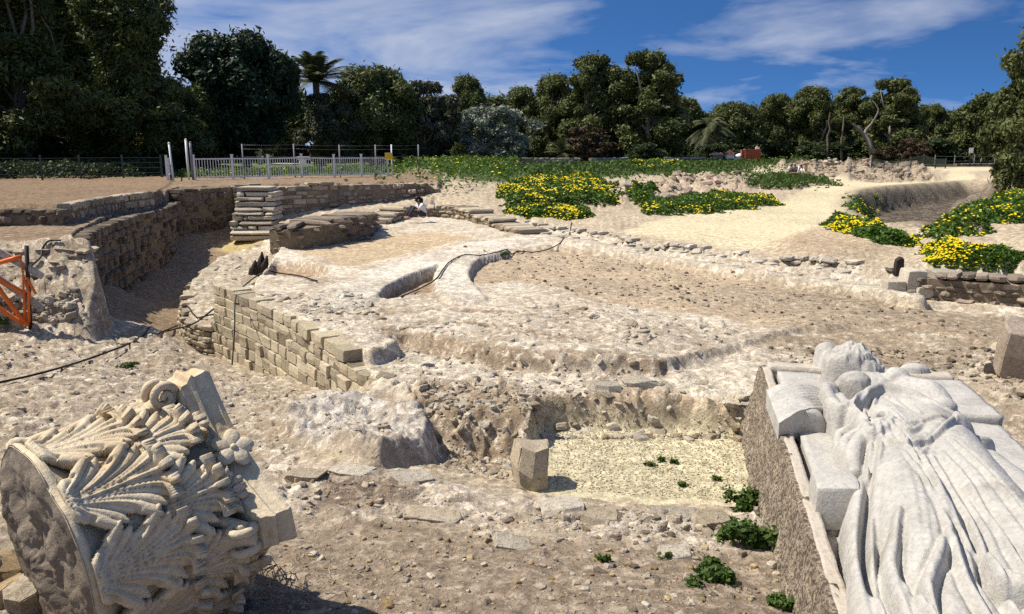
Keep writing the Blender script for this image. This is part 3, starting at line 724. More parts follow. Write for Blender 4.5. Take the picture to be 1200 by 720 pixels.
tf = np.array([(-20, c1[0, 1] - .1, 0), (-15, c1[0, 1] - .1, 0), (-12, c1[0, 1] - .1, 0), (c1[0, 0] + .05, c1[0, 1] - .1, 0)])
bk = np.array([(-15, 13.55, 0), (-12, 13.5, 0), (-9.5, 13.5, 0), (-8.0, 13.55, 0)])
masonry('ragged_wall_end', smooth_line(bk, 50), lambda u: 2.02 + .06 * np.sin(u * 5), 'sloping ragged end of the passage wall, pale broken stones behind the orange barrier', [M_rubble, M_mortar], side=1, off=.12, L=(.14, .5), Hc=(.06, .15), depth=.5, p=4, rough=.2, gap=0, proud=.06, ragged=.05, lean=.72, base=.4, core=False)
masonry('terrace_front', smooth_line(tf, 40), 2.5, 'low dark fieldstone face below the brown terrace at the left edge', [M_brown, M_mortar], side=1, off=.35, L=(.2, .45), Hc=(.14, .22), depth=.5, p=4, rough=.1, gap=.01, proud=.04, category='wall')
# ------------------------------------------------------------------ marble capital lying on its side
def mat_marble(name, ca, cb, stain, pit=.5, scale=1., dark=(.16, .12, .08)):
    t = NT(name); c = t.coord()
    n1 = t.noise(c, 3.2 * scale, 5, .65); n2 = t.noise(c, 28 * scale, 6, .72, .4)
    a = t.mix('MIX', t.mr(n1, .36, .64, 0, 1), ca, cb)
    a = t.mix('MIX', t.mr(t.noise(c, 1.6 * scale, 5, .7, .8), .52, .68, 0, .75), a, stain)
    a = t.mix('MULTIPLY', 1, a, t.mr(n2, .3, .7, .74, 1.14))
    a = t.mix('MIX', t.mr(n2, .6, .72, 0, pit), a, dark)
    h = t.math('ADD', t.math('MULTIPLY', n1, .4), n2)
    t.b.inputs['Specular IOR Level'].default_value = .3
    return t.done(a, .72, t.bump(h, .8, .014))
M_capital = mat_marble('cream_marble', (.62, .53, .385), (.53, .435, .30), (.50, .365, .20), .35)
M_capbase = mat_marble('granular_dark_marble', (.25, .20, .15), (.15, .12, .09), (.09, .07, .052), 1., 1.4, (.06, .045, .03))
M_statue = mat_marble('white_marble', (.49, .47, .44), (.40, .385, .36), (.31, .29, .26), .5)
M_slab = mat_marble('pale_slab_marble', (.50, .45, .385), (.43, .38, .315), (.38, .31, .235), .4)
def mat_side():
    t = NT('pitted_slab_side'); c = t.coord(); n1 = t.noise(c, 5, 4, .65); n2 = t.noise(c, 34, 5, .7, .3)
    a = t.mix('MIX', t.mr(n2, .44, .56, 0, 1), (.12, .09, .065), (.42, .35, .27))
    a = t.mix('MULTIPLY', 1, a, t.mr(n1, .3, .7, .6, 1.2))
    return t.done(a, .95, t.bump(n2, 1, .04))
M_slabside = mat_side()

O = np.array([-2.30, 3.5, 1.80]); c_az, c_el, c_roll = .722, .083, .04
ca_ = np.array([math.cos(c_el) * math.sin(c_az), math.cos(c_el) * math.cos(c_az), math.sin(c_el)])
ce1 = np.cross(ca_, [0, 0, 1]); ce1 /= np.linalg.norm(ce1); ce2 = np.cross(ce1, ca_)
def cyl(th, r, h):
    th = np.asarray(th) + c_roll
    return np.stack([np.asarray(r) * np.cos(th), np.asarray(r) * np.sin(th), np.asarray(h) + 0 * th], -1)   # local: x=e1 y=e2 z=axis
cap = empty('column_capital', O)
cap.matrix_world = Matrix(((*[float(q) for q in (ce1[0], ce2[0], ca_[0])], O[0]), (*[float(q) for q in (ce1[1], ce2[1], ca_[1])], O[1]), (*[float(q) for q in (ce1[2], ce2[2], ca_[2])], O[2]), (0, 0, 0, 1)))
tag(cap, 'big carved marble capital with rows of acanthus leaves lying on its side in the rubble', 'column capital')
Rb = lambda h: np.interp(h, [0, .04, .08, .3, .6, .8], [.58, .575, .54, .48, .44, .46])
def rimf(th): return 1 - .16 * np.clip(fbm(np.cos(th) * 1 + 7, np.sin(th) + 3, 2.4, 4, .6, seed=41) + .02, 0, 1) - .02 * np.abs(fbm(np.cos(th) + 7, np.sin(th) + 3, 9, 3, .6, seed=43))
def lathe(prof, n=96, noise=0):
    rr, hh = np.array(prof).T; k = len(rr); th = np.linspace(0, 2 * np.pi, n, endpoint=False)
    V = np.stack([rr[:, None] * np.cos(th), rr[:, None] * np.sin(th), np.repeat(hh[:, None], n, 1)], -1)
    if noise:
        d = noise * fbm(np.cos(th)[None] * 2 + 5 + 0 * rr[:, None], np.sin(th)[None] * 2 + 5 + hh[:, None] * 3, 2.2, 5, .6, seed=4)
        V[..., :2] *= (1 + d)[..., None]
    if noise: V[..., :2] *= np.where(hh[:, None] < .035, rimf(th)[None], 1)[..., None]
    i = np.arange(k - 1)[:, None] * n; j = np.arange(n)[None]; j2 = (j + 1) % n
    return V.reshape(-1, 3), np.stack([i + j, i + j2, i + n + j2, i + n + j], -1).reshape(-1, 4)
hs = np.linspace(.0, .8, 26)
V, Fq = lathe([(.612, -.015), (.622, .005), (.615, .025), (.58, .04)] + [(float(Rb(h)), h) for h in hs[3:]], noise=.03)
link('bell', np_mesh('bell', V, Fq, True), cap, [M_capital])
# rough broken underside
rr = np.linspace(.0, .618, 44); th = np.linspace(0, 2 * np.pi, 150, endpoint=False)
xx = rr[:, None] * np.cos(th) * rimf(th); yy = rr[:, None] * np.sin(th) * rimf(th)
dz = .14 * fbm(xx + 3, yy + 3, 3, 6, .62, seed=14) - .05 * np.exp(-((xx * .8 + yy * .6 - .03) / .06) ** 2) * sstep(.6, .45, rr)[:, None] + .02 * fbm(xx, yy, 30, 3, .6, seed=2)
dz = dz * sstep(.618, .56, rr)[:, None] - .012
V = np.stack([xx, yy, dz], -1).reshape(-1, 3); i = np.arange(43)[:, None] * 150; j = np.arange(150)[None]; j2 = (j + 1) % 150
link('broken_underside', np_mesh('broken_underside', V, np.stack([i + j, i + 150 + j, i + 150 + j2, i + j2], -1).reshape(-1, 4), True), cap, [M_capbase])

def leaf_mesh(th0, h0, h1, W, reach, curl, K=10, seed=0, tip_drop=2.2, fat=1., w_pts=((.0, .55), (.2, .9), (.5, 1.), (.8, .85), (1., .42))):
    """acanthus leaf as a fan of carved fingers on a curling sheet; returns a collector in capital space"""
    mb = MB(); rl = np.random.default_rng(seed)
    def surf(u, v, n=0.):
        v = np.asarray(v, float); u = np.asarray(u, float)
        vb = .70
        h = h0 + (h1 - h0) * np.minimum(v / vb, 1); r0 = Rb(h) + .03 + reach * sstep(0, 1, np.minimum(v / vb, 1)) ** 1.3
        ph = np.clip((v - vb) / (1 - vb), 0, 1.1) * tip_drop
        r = r0 + curl * (1 - np.cos(ph)); h = h + curl * np.sin(ph)
        n = n + .022 * np.abs(u) ** 1.5
        rr = r + n * np.cos(ph); hh = h - n * np.sin(ph)
        wv = np.interp(v, [p[0] for p in w_pts], [p[1] for p in w_pts])
        return cyl(th0 + u * W / np.maximum(r0, .2), rr, hh)
    wv = lambda v: np.interp(v, [p[0] for p in w_pts], [p[1] for p in w_pts])
    # carved fingers: nearest finger axis gives a rounded rib, the line between two gives a sharp groove
    paths = []; t = np.linspace(0, 1, 13); Lh = (h1 - h0) * 1.45
    for sgn in (-1, 1):
        for k in range(K):
            f = k / (K - 1); vt = .14 + .83 * f; lob = k % 3
            ut = wv(min(vt, 1)) * (1.04 if lob == 1 else .88 if lob == 2 else .70) + rl.normal(0, .02)
            v0 = max(0.0, vt - .5 - .1 * f); u0 = .05 + .05 * (1 - f); vc = vt - .16; uc = .10 + .24 * (1 - f * .6)
            us = sgn * ((1 - t) ** 2 * u0 + 2 * t * (1 - t) * uc + t * t * ut)
            vs2 = (1 - t) ** 2 * v0 + 2 * t * (1 - t) * vc + t * t * (vt + (.035 if lob == 1 else 0))
            paths.append((us * W, vs2 * Lh, fat * .033 * (W / .19) * np.interp(t, [0, .3, .72, .9, 1], [.45, .8, 1.0, .8, .4]), lob))
    paths.append((np.zeros(13), np.linspace(0, .99, 13) * Lh, fat * .026 * np.linspace(1.2, .6, 13), 1))
    nu, nv = 78, 96
    gu_, gv_ = np.meshgrid(np.linspace(-1.12, 1.12, nu), np.linspace(0, 1.02, nv), indexing='ij'); xx_, yy_ = gu_ * W, gv_ * Lh
    D1 = np.full(gu_.shape, 9.); D2 = D1.copy(); T1 = np.zeros(gu_.shape); LB = np.zeros(gu_.shape)
    for us, vs2, rad, lob in paths:
        D = np.full(gu_.shape, 9.); Tt = np.zeros(gu_.shape)
        for i in range(12):
            ex, ey = us[i + 1] - us[i], vs2[i + 1] - vs2[i]; q_ = np.clip(((xx_ - us[i]) * ex + (yy_ - vs2[i]) * ey) / (ex * ex + ey * ey + 1e-9), 0, 1)
            d = np.hypot(xx_ - us[i] - q_ * ex, yy_ - vs2[i] - q_ * ey) / (rad[i] * (1 - q_) + rad[i + 1] * q_); nb = d < D
            D = np.where(nb, d, D); Tt = np.where(nb, (i + q_) / 12, Tt)
        nb = D < D1; D2 = np.where(nb, D1, np.minimum(D2, D)); T1 = np.where(nb, Tt, T1); LB = np.where(nb, lob, LB); D1 = np.where(nb, D, D1)
    wq = np.clip(1 - D1 / (D2 + 1e-6), 0, 1)
    n_ = .010 + .026 * np.sqrt(np.clip(np.minimum(wq * 1.6, 1 - np.clip(D1, 0, 1) ** 2), 0, 1)) + .020 * T1 * (LB == 1) - .008 * T1 * (LB == 0)
    n2_ = n_.copy(); n2_[1:-1, 1:-1] = (n_[1:-1, 1:-1] * 4 + n_[:-2, 1:-1] + n_[2:, 1:-1] + n_[1:-1, :-2] + n_[1:-1, 2:]) / 8; n_ = n2_
    P = surf(gu_.ravel(), gv_.ravel(), n_.ravel()); ok = D1 < 1.0
    i, j = np.meshgrid(np.arange(nu - 1), np.arange(nv - 1), indexing='ij')
    kq = (ok[:-1, :-1].astype(int) + ok[1:, :-1] + ok[1:, 1:] + ok[:-1, 1:]) >= 3
    q_ = np.stack([i * nv + j, i * nv + j + 1, (i + 1) * nv + j + 1, (i + 1) * nv + j], -1)[kq]
    used = np.unique(q_); rem = np.full(nu * nv, -1); rem[used] = np.arange(len(used))
    # thickness: a second skin behind, joined along the cut edge
    P2 = surf(gu_.ravel(), gv_.ravel(), n_.ravel() * 0 - .016)
    m_ = len(used); top = rem[q_]; bot = top[:, ::-1] + m_; sides = []
    from collections import Counter
    ec = Counter()
    for f_ in top.tolist():
        for a_, b_ in zip(f_, f_[1:] + f_[:1]): ec[(a_, b_)] += 1
    for a_, b_ in ec:
        if (b_, a_) not in ec: sides.append((b_, a_, a_ + m_, b_ + m_))
    mb.add(np.vstack([P[used], P2[used]]), [tuple(f_) for f_ in top.tolist()] + [tuple(f_) for f_ in bot.tolist()] + sides, True)
    return mb
for k in range(10):
    th = R(81 - 36 * k)
    mb = leaf_mesh(th, .015, .42, .195, .075, .065, 9, 100 + k)
    mb.build('acanthus_leaf', M_capital, cap)
for k in range(10):
    th = R(63 - 36 * k)
    mb = leaf_mesh(th, .2, .62, .185, .11, .065, 9, 200 + k)
    mb.build('acanthus_leaf', M_capital, cap)
# stalks and small fan leaves beneath the abacus
for k in range(8):
    th = R(90 - 45 * k + 22)
    mb = leaf_mesh(th, .50, .74, .12, .06, .045, 7, 300 + k, tip_drop=1.6, fat=1.2)
    mb.build('upper_leaf', M_capital, cap)
# abacus with hollowed sides and cut corners
def abacus_ring(scale, h):
    pts = []
    for c in range(4):
        a0 = c * math.pi / 2
        for sx in (-1, 1):
            pts.append((.735 * scale, .085 * sx, a0))
        for t_ in np.linspace(-1, 1, 15)[1:-1]:
            # from corner c to c+1 along the hollow side
            p0 = np.array([.735 * math.cos(a0) - .085 * math.sin(a0), .735 * math.sin(a0) + .085 * math.cos(a0)])
            a1 = a0 + math.pi / 2
            p1 = np.array([.735 * math.cos(a1) + .085 * math.sin(a1), .735 * math.sin(a1) - .085 * math.cos(a1)])
            m = (p0 + p1) / 2; nrm = m / np.linalg.norm(m)
            p = p0 * (1 - t_) / 2 + p1 * (1 + t_) / 2 - nrm * .10 * (1 - t_ * t_)
            pts.append(tuple(p * scale) + (None,))
    out = []
    for p in pts:
        if p[2] is None: q2 = (p[0], p[1])
        else: q2 = (p[0] * math.cos(p[2]) - p[1] * math.sin(p[2]), p[0] * math.sin(p[2]) + p[1] * math.cos(p[2]))
        a = math.atan2(q2[1], q2[0]); r = math.hypot(*q2)
        out.append(cyl(a, r * (1 + .012 * math.sin(9 * a + h * 30)), h))
    return np.array(out)
prof = [(.60, .735), (.90, .75), (.95, .765), (.955, .80), (.985, .815), (1.0, .83), (.975, .845), (.985, .89), (1.0, .91), (.99, .935), (.5, .94), (.05, .94)]
rings = [abacus_ring(s_, h_) for s_, h_ in prof]; n = len(rings[0]); mb = MB()
V = np.vstack(rings); fs = []
for i in range(len(rings) - 1):
    for j in range(n):
        fs.append((i * n + j, i * n + (j + 1) % n, (i + 1) * n + (j + 1) % n, (i + 1) * n + j))
fs.append(tuple((len(rings) - 1) * n + j for j in range(n)))
mb.add(V, fs); mb.build('abacus', M_capital, cap)
for c in range(4):
    a0 = c * math.pi / 2
    mb = MB(); t_ = np.linspace(0, 1, 16)
    for sx in (-1, 1):
        # stalk climbing to the corner and rolling up in a volute
        pts = [cyl(a0 + sx * (.30 - .26 * q), .49 + .17 * q ** 1.6, .46 + .28 * q ** .8) for q in t_]
        mb.tube(pts, list(.034 - .006 * t_), 8)
        cen = cyl(a0 + sx * .075, .655, .675)
        sp = []
        for q in np.linspace(0, 1, 30):
            an = 1.3 - q * 9.5; rad = .062 * (1 - q) + .008
            rd = cyl(a0, 1, 0); sp.append(cen + rd * rad * math.cos(an) + np.array([0, 0, 1]) * rad * math.sin(an) + cyl(a0 + math.pi / 2, 1, 0) * sx * .028 * q)
        mb.tube(sp, list(np.linspace(.026, .012, 30)), 7)
        mb.sphere(cen, .02, 8, 6)
    mb.tube([cyl(a0, .52, .55), cyl(a0, .60, .66), cyl(a0, .68, .75)], [.07, .06, .07], 9)
    mb.build('volute', M_capital, cap)
    a1 = a0 + math.pi / 4
    mb = MB(); cen = cyl(a1, .50, .855); tx = cyl(a1 + math.pi / 2, 1, 0); nr = cyl(a1, 1, 0); zz = np.array([0, 0, 1.])
    for q in range(5):
        an = q * 2 * math.pi / 5 + .4
        d = tx * math.cos(an) + zz * math.sin(an); e = np.cross(nr, d)
        M3 = Matrix([[float(d[i]), float(e[i]), float(nr[i])] for i in range(3)])
        mb.sphere(cen + d * .058 + nr * .012, (.062, .046, .02), 12, 8, M3)
    mb.sphere(cen + nr * .022, .02, 10, 6)
    mb.tube([cyl(a1, .46, .52), cyl(a1, .48, .66), cen], [.022, .02, .018], 8)
    mb.build('rosette', M_capital, cap)

# ------------------------------------------------------------------ statue slab
ZT = 1.5
A_, B_ = at_z(890, 428, ZT), at_z(976, 722, ZT)
sv = (B_ - A_)[:2]; sv /= np.linalg.norm(sv); su = np.array([-sv[1], sv[0]])       # sv: towards the feet, su: to the right of the photo
su3, sv3 = np.array([*su, 0]), np.array([*sv, 0])
def uv(u, v, h=0): return np.array([A_[0] + su[0] * u + sv[0] * v, A_[1] + su[1] * u + sv[1] * v, ZT + h])
def to_uv(p): d = np.asarray(p)[:2] - A_[:2]; return float(d @ su), float(d @ sv)
SW, SL = to_uv(at_z(1122, 447, ZT))[0], 6.0
st = empty('statue_slab', uv(SW / 2, SL / 2, ZT * 0 - .75)); st_inv = Matrix.Translation(-Vector(st.location))
tag(st, 'huge white marble relief of a draped winged woman lying on its back on a thick slab', 'statue')
MS = Matrix(((su[0], sv[0], 0), (su[1], sv[1], 0), (0, 0, 1)))
def cut_block(name, u0, u1, v0, v1, h0, h1, mat, nu, nv, nh, rough=.02, sc=3, seed=0, batter=0):
    """gridded stone block in slab space with worn faces"""
    vs, fs = [], []
    def face(o, ea, eb, na, nb, flip):
        b = len(vs)
        for i in range(na + 1):
            for j in range(nb + 1):
                vs.append(o + ea * (i / na) + eb * (j / nb))
        for i in range(na):
            for j in range(nb):
                q_ = (b + i * (nb + 1) + j, b + (i + 1) * (nb + 1) + j, b + (i + 1) * (nb + 1) + j + 1, b + i * (nb + 1) + j + 1)
                fs.append(q_[::-1] if flip else q_)
    o = np.array([u0, v0, h0.__float__()]); U_ = np.array([u1 - u0, 0, 0]); V_ = np.array([0, v1 - v0, 0]); Z_ = np.array([0, 0, h1 - h0])
    face(o + Z_, U_, V_, nu, nv, False); face(o, U_, Z_, nu, nh, False); face(o + V_, U_, Z_, nu, nh, True)
    face(o, V_, Z_, nv, nh, True); face(o + U_, V_, Z_, nv, nh, False)
    Vv = np.array(vs); x, y, z = Vv.T
    d = np.stack([fbm(y * 1.0 + z * 1.7 + seed, z - y * .4 + x * .3, sc, 5, .6, seed), fbm(x + z * 1.3 + seed, z - x * .5 + 4 + y * .3, sc, 5, .6, seed + 2), fbm(x + seed, y, sc, 5, .6, seed + 3)], 1)
    Vv = Vv + rough * 2 * d
    Vv[:, 0] -= batter * (h1 - Vv[:, 2]) / (h1 - h0) * (u1 - Vv[:, 0]) / (u1 - u0)
    Wd = np.array([uv(a, b, c) for a, b, c in Vv]) - np.array(st.location)
    o_ = link(name, np_mesh(name, Wd, fs, True), st, [mat])
    wm_ = o_.modifiers.new('weld', 'WELD'); wm_.merge_threshold = .002
    return o_
GZ = .72 - ZT
cut_block('slab_body', .05, SW, .0, SL, GZ, -.19, M_slabside, 30, 110, 12, .02, 4, 3, batter=.1)
cut_block('slab_side', -.0, .075, -.03, SL, GZ, -.012, M_slabside, 3, 170, 30, .016, 6, 5, batter=.15)
cut_block('slab_floor', .12, SW - .02, .10, SL - .02, -.22, -.165, M_slab, 40, 120, 2, .012, 3, 7)
cut_block('side_rim', .03, .11, .0, SL, -.2, -.005, M_slab, 4, 160, 6, .012, 5, 11)
cut_block('head_wall', .09, SW - .02, -.06, .14, -.3, .03, M_slab, 50, 4, 6, .02, 4, 15)
cut_block('backing_plank', .17, 1.05, .17, to_uv(at_z(950, 601, ZT - .02))[1], -.17, -.01, M_statue, 18, 40, 4, .012, 3, 19)
cut_block('side_border', SW - .48, SW + .02, .22, 1.32, -.2, .02, M_statue, 14, 30, 5, .02, 3, 23)
cut_block('side_border', SW - .44, SW + .0, 1.34, SL, -.2, -.05, M_statue, 14, 60, 5, .03, 3, 27)

def W3(px, py, h): return at_z(px, py, ZT + h)
DU = .0105
gu, gv = np.meshgrid(np.arange(-.02, SW + .35, DU), np.arange(-.12, 5.4, DU), indexing='ij')
RH = np.full(gu.shape, -.60)
def path_field(pts, rad, n=30):
    q_ = smooth_line(np.array([W3(*p) for p in pts]), n); q_ = np.array([(*to_uv(p), p[2] - ZT) for p in q_])
    rr_ = np.interp(np.linspace(0, 1, n), np.linspace(0, 1, len(rad)), rad); m = max(rad) + .06
    su_ = slice(*np.clip([int((q_[:, 0].min() - m + .02) / DU), int((q_[:, 0].max() + m + .02) / DU) + 2], 0, gu.shape[0]))
    sv_ = slice(*np.clip([int((q_[:, 1].min() - m + .12) / DU), int((q_[:, 1].max() + m + .12) / DU) + 2], 0, gu.shape[1]))
    x, y = gu[su_, sv_], gv[su_, sv_]; D = np.full(x.shape, 9.); HC = np.zeros(x.shape); RR = np.full(x.shape, .01)
    for i in range(n - 1):
        ex, ey = q_[i + 1, :2] - q_[i, :2]; t_ = np.clip(((x - q_[i, 0]) * ex + (y - q_[i, 1]) * ey) / (ex * ex + ey * ey + 1e-9), 0, 1)
        d = np.hypot(x - q_[i, 0] - t_ * ex, y - q_[i, 1] - t_ * ey); nb = d < D
        D = np.where(nb, d, D); HC = np.where(nb, q_[i, 2] * (1 - t_) + q_[i + 1, 2] * t_, HC); RR = np.where(nb, rr_[i] * (1 - t_) + rr_[i + 1] * t_, RR)
    return su_, sv_, D, HC, RR
def put(su_, sv_, h, k=.02):
    a = RH[su_, sv_]; e = np.clip(.5 + .5 * (h - a) / k, 0, 1)
    RH[su_, sv_] = np.where(h < -.5, a, a * (1 - e) + h * e + k * e * (1 - e) * .5)
def tub(pts, rad, k=.05):
    a, b, D, HC, RR = path_field(pts, rad)
    put(a, b, np.where(D < RR, HC + np.sqrt(np.maximum(RR ** 2 - D ** 2, 0)), -1), k)
def sph(px, py, h, r, k=.03):
    u0, v0 = to_uv(W3(px, py, h)); q2 = 1 - ((gu - u0) / r[0]) ** 2 - ((gv - v0) / r[1]) ** 2
    put(slice(None), slice(None), np.where(q2 > 0, h + r[2] * np.sqrt(np.maximum(q2, 0)), -1), k)
def fold(pts, rad, up=1.35, groove=2.2):
    """a rounded fold that rides on the cloth, with a cut groove along both flanks"""
    a, b, D, HC, RR = path_field([(p[0], p[1], p[2] if len(p) > 2 else .25) for p in pts], rad)
    f = np.sqrt(np.maximum(1 - (D / RR) ** 2, 0)) * RR * up
    cut = groove * .55 * RR * np.exp(-((D - RR * 1.12) / (RR * .22 + .006)) ** 2)
    RH[a, b] += np.where(RH[a, b] > -.3, f - cut, 0)
# head, broken hair and neck
sph(968, 416, .15, (.13, .12, .14)); sph(973, 424, .10, (.12, .12, .14))
sph(995, 432, .17, (.26, .20, .22)); sph(1012, 440, .12, (.2, .18, .18))
sph(1050, 428, .02, (.28, .12, .1)); sph(1072, 436, .02, (.16, .1, .09)); sph(1035, 424, 0, (.2, .1, .12))
# shoulders, breast, arms
sph(1028, 460, .06, (.42, .20, .18)); sph(1001, 451, .19, (.155, .13, .13)); sph(1051, 446, .19, (.13, .11, .12))
tub([(1065, 460, .12), (1088, 468, .12), (1104, 482, .08)], [.15, .17, .13])
tub([(972, 458, .12), (972, 476, .1), (985, 500, .0), (988, 525, -.05)], [.09, .10, .10, .09])
sph(1050, 492, .03, (.38, .40, .22)); sph(1060, 520, .05, (.34, .28, .23))
# skirt: two legs under the cloth and the mass between and beside them
tub([(1040, 505, .02), (1058, 560, .04), (1072, 610, .08), (1098, 690, .02), (1125, 790, -.05)], [.26, .28, .27, .26, .28])
tub([(1080, 500, .02), (1110, 545, .05), (1150, 600, .08), (1200, 660, .02), (1300, 780, -.05)], [.24, .28, .27, .26, .28])
tub([(1060, 500, .0), (1095, 570, .0), (1140, 650, -.04), (1200, 780, -.08)], [.26, .30, .3, .3])
tub([(1020, 545, -.08), (1025, 620, -.08), (1045, 700, -.08), (1060, 800, -.1)], [.16, .2, .24, .26])
tub([(1120, 520, -.06), (1180, 580, -.08), (1260, 660, -.1)], [.14, .2, .22])
# cascade of the mantle on the left hip
tub([(985, 466, .22), (1008, 492, .27), (1024, 506, .29), (1040, 500, .30), (1046, 488, .3)], [.045, .035, .035, .035, .02])
tub([(1012, 480, .27), (1018, 496, .28), (1036, 492, .3)], [.015, .022, .012])
tub([(1034, 500, .27), (1012, 512, .22), (1000, 530, .16), (1002, 556, .10)], [.05, .06, .065, .06])
tub([(1022, 508, .24), (1004, 508, .2), (990, 520, .12), (994, 548, .06), (988, 560, .0)], [.03, .045, .05, .055, .05])
tub([(1000, 500, .18), (983, 512, .08), (986, 545, .0)], [.04, .05, .07])
# bold folds
fold([(1012, 548, .2), (1001, 590, .18), (995, 640, .15), (1000, 690, .13), (1014, 730, .13), (1030, 800, .1)], [.045, .06, .065, .075, .09, .1])
fold([(1024, 580, .15), (1020, 640, .12), (1026, 700, .12), (1036, 760, .1)], [.02, .025, .03, .035])
fold([(1053, 600, .26), (1045, 640, .22), (1046, 670, .20), (1066, 710, .19), (1100, 770, .18)], [.025, .045, .05, .06, .07])
fold([(1064, 640, .2), (1064, 690, .17), (1076, 730, .16)], [.015, .02, .025])
fold([(1112, 612, .34), (1103, 640, .32), (1088, 675, .28), (1090, 705, .26), (1112, 745, .24), (1140, 800, .2)], [.02, .036, .045, .05, .055, .06])
fold([(1062, 535, .31), (1085, 560, .335), (1112, 600, .35), (1134, 660, .34), (1164, 712, .3), (1200, 780, .25)], [.015, .02, .03, .03, .035, .04])
fold([(1082, 535, .31), (1104, 572, .345), (1130, 612, .34), (1148, 638, .3)], [.02, .032, .036, .02])
fold([(1092, 530, .31), (1118, 560, .345), (1146, 600, .36), (1160, 640, .34), (1178, 680, .3), (1210, 730, .25)], [.018, .022, .026, .03, .03, .03])
fold([(1102, 528, .3), (1140, 565, .34), (1176, 610, .33), (1196, 650, .29), (1240, 720, .2)], [.014, .02, .02, .03, .03])
fold([(1114, 526, .26), (1160, 570, .28), (1205, 620, .24), (1260, 690, .2)], [.016, .02, .026, .03])
fold([(1160, 648, .3), (1182, 668, .32), (1205, 680, .3)], [.04, .07, .07])
for k in range(11):                       # fine pleats
    a = k / 10
    x0, y0 = 1035 + 70 * a, 530 - 6 * math.sin(a * 3)
    x1, y1 = 1038 + 190 * a + 6 * math.sin(k * 2.3), 720 - 90 * a + 20 * math.sin(k * 1.7)
    fold([(x0, y0, .27 + .04 * math.sin(a * 3.1)), ((x0 * 2 + x1) / 3 + 3, (y0 * 2 + y1) / 3, .335 + .02 * math.sin(a * 6)), ((x0 + 2 * x1) / 3 - 3, (y0 + 2 * y1) / 3, .33), (x1, y1, .25)], [.006, .012, .012, .007], .8, 1.6)
# crossed straps, belt and knots
tub([(968, 454, .18), (973, 470, .22), (986, 480, .24), (1003, 472, .27), (1019, 459, .28), (1033, 453, .28)], [.05, .06, .06, .05, .045, .04])
tub([(1033, 453, .28), (1062, 460, .27), (1090, 473, .24), (1113, 488, .2), (1124, 498, .16)], [.045, .042, .045, .05, .06])
sph(1033, 453, .28, (.05, .04, .05))
fold([(1028, 466, .34), (1050, 480, .325), (1062, 497, .31)], [.02, .016, .01])
fold([(1030, 510, .29), (1058, 520, .315), (1090, 516, .29), (1118, 507, .2)], [.022, .026, .026, .03])
fold([(1058, 520, .315), (1066, 536, .32), (1084, 546, .3)], [.012, .014, .01]); fold([(1090, 516, .29), (1078, 534, .31), (1060, 545, .31)], [.014, .014, .01])
sph(1116, 509, .17, (.1, .1, .09)); sph(1147, 530, .05, (.07, .09, .06)); fold([(1120, 512, .15), (1150, 532, .02), (1160, 545, -.1)], [.06, .05, .05])


for q in ([(1008, 464), (1001, 478), (1009, 492), (1026, 498), (1040, 493), (1044, 482)], [(1018, 466), (1013, 478), (1020, 488), (1032, 486)], [(1028, 462), (1024, 474), (1030, 480)], [(1040, 462), (1048, 472), (1064, 480)],
          [(1056, 466), (1068, 476), (1080, 488)], [(1044, 497), (1062, 501), (1086, 497), (1112, 492)], [(1052, 499), (1062, 512), (1074, 508), (1082, 498)], [(1042, 500), (1054, 516), (1066, 536), (1084, 560)], [(1030, 502), (1032, 526), (1026, 552)], [(1024, 506), (1018, 530), (1020, 556)]):
    fold([(a_, b_, .26) for a_, b_ in q], [.014, .024, .022, .012], 1.3, 2.0)
hu2, hv2 = to_uv(W3(1037, 488, .26)); RH -= .12 * np.exp(-(((gu - hu2) / .045) ** 2 + ((gv - hv2) / .06) ** 2) ** 2)
for cx_, cy_, r_ in ((1001, 451, .145), (1051, 446, .12)):
    hu2, hv2 = to_uv(W3(cx_, cy_, .25)); RH -= .02 * np.exp(-((np.hypot(gu - hu2, gv - hv2) - r_) / .012) ** 2)
sph(1096, 474, .1, (.10, .12, .13)); fold([(1086, 462, .2), (1098, 470, .22), (1108, 484, .18)], [.01, .015, .008])
def blur(A, n=1):
    for _ in range(n):
        A = (A + np.roll(A, 1, 0) + np.roll(A, -1, 0)) / 3; A = (A + np.roll(A, 1, 1) + np.roll(A, -1, 1)) / 3
    return A
solid = RH > -.55
RH = np.where(solid, RH, -.24); RH = blur(RH, 1)
hu, hv = to_uv(W3(995, 432, .17)); hd = np.exp(-(((gv - hv) / .34) ** 2 + ((gu - hu - .1) / .6) ** 2) ** 2)
RH += np.where(solid, .16 * hd * fbm(gu, gv, 5, 6, .66, seed=12, ridge=True) + .05 * hd * (worley(gu, gv, 8, 4)[2] - .5) + .014 * fbm(gu, gv, 5, 5, seed=22) + .010 * fbm(gu * 2.5, gv, 9, 4, .6, seed=25), 0)
ids = np.arange(gu.size).reshape(gu.shape)
qd = np.stack([ids[:-1, :-1], ids[1:, :-1], ids[1:, 1:], ids[:-1, 1:]], -1)
keep = (solid[:-1, :-1] | solid[1:, :-1] | solid[1:, 1:] | solid[:-1, 1:])
# open the rim a little and let the cut edge run down into the slab
Vf = A_[None, None] + su3 * gu[..., None] + sv3 * gv[..., None]; Vf[..., 2] = ZT + RH
me = np_mesh('draped_figure', (Vf.reshape(-1, 3) - np.array(st.location)), qd[keep], True)
link('draped_figure', me, st, [M_statue])
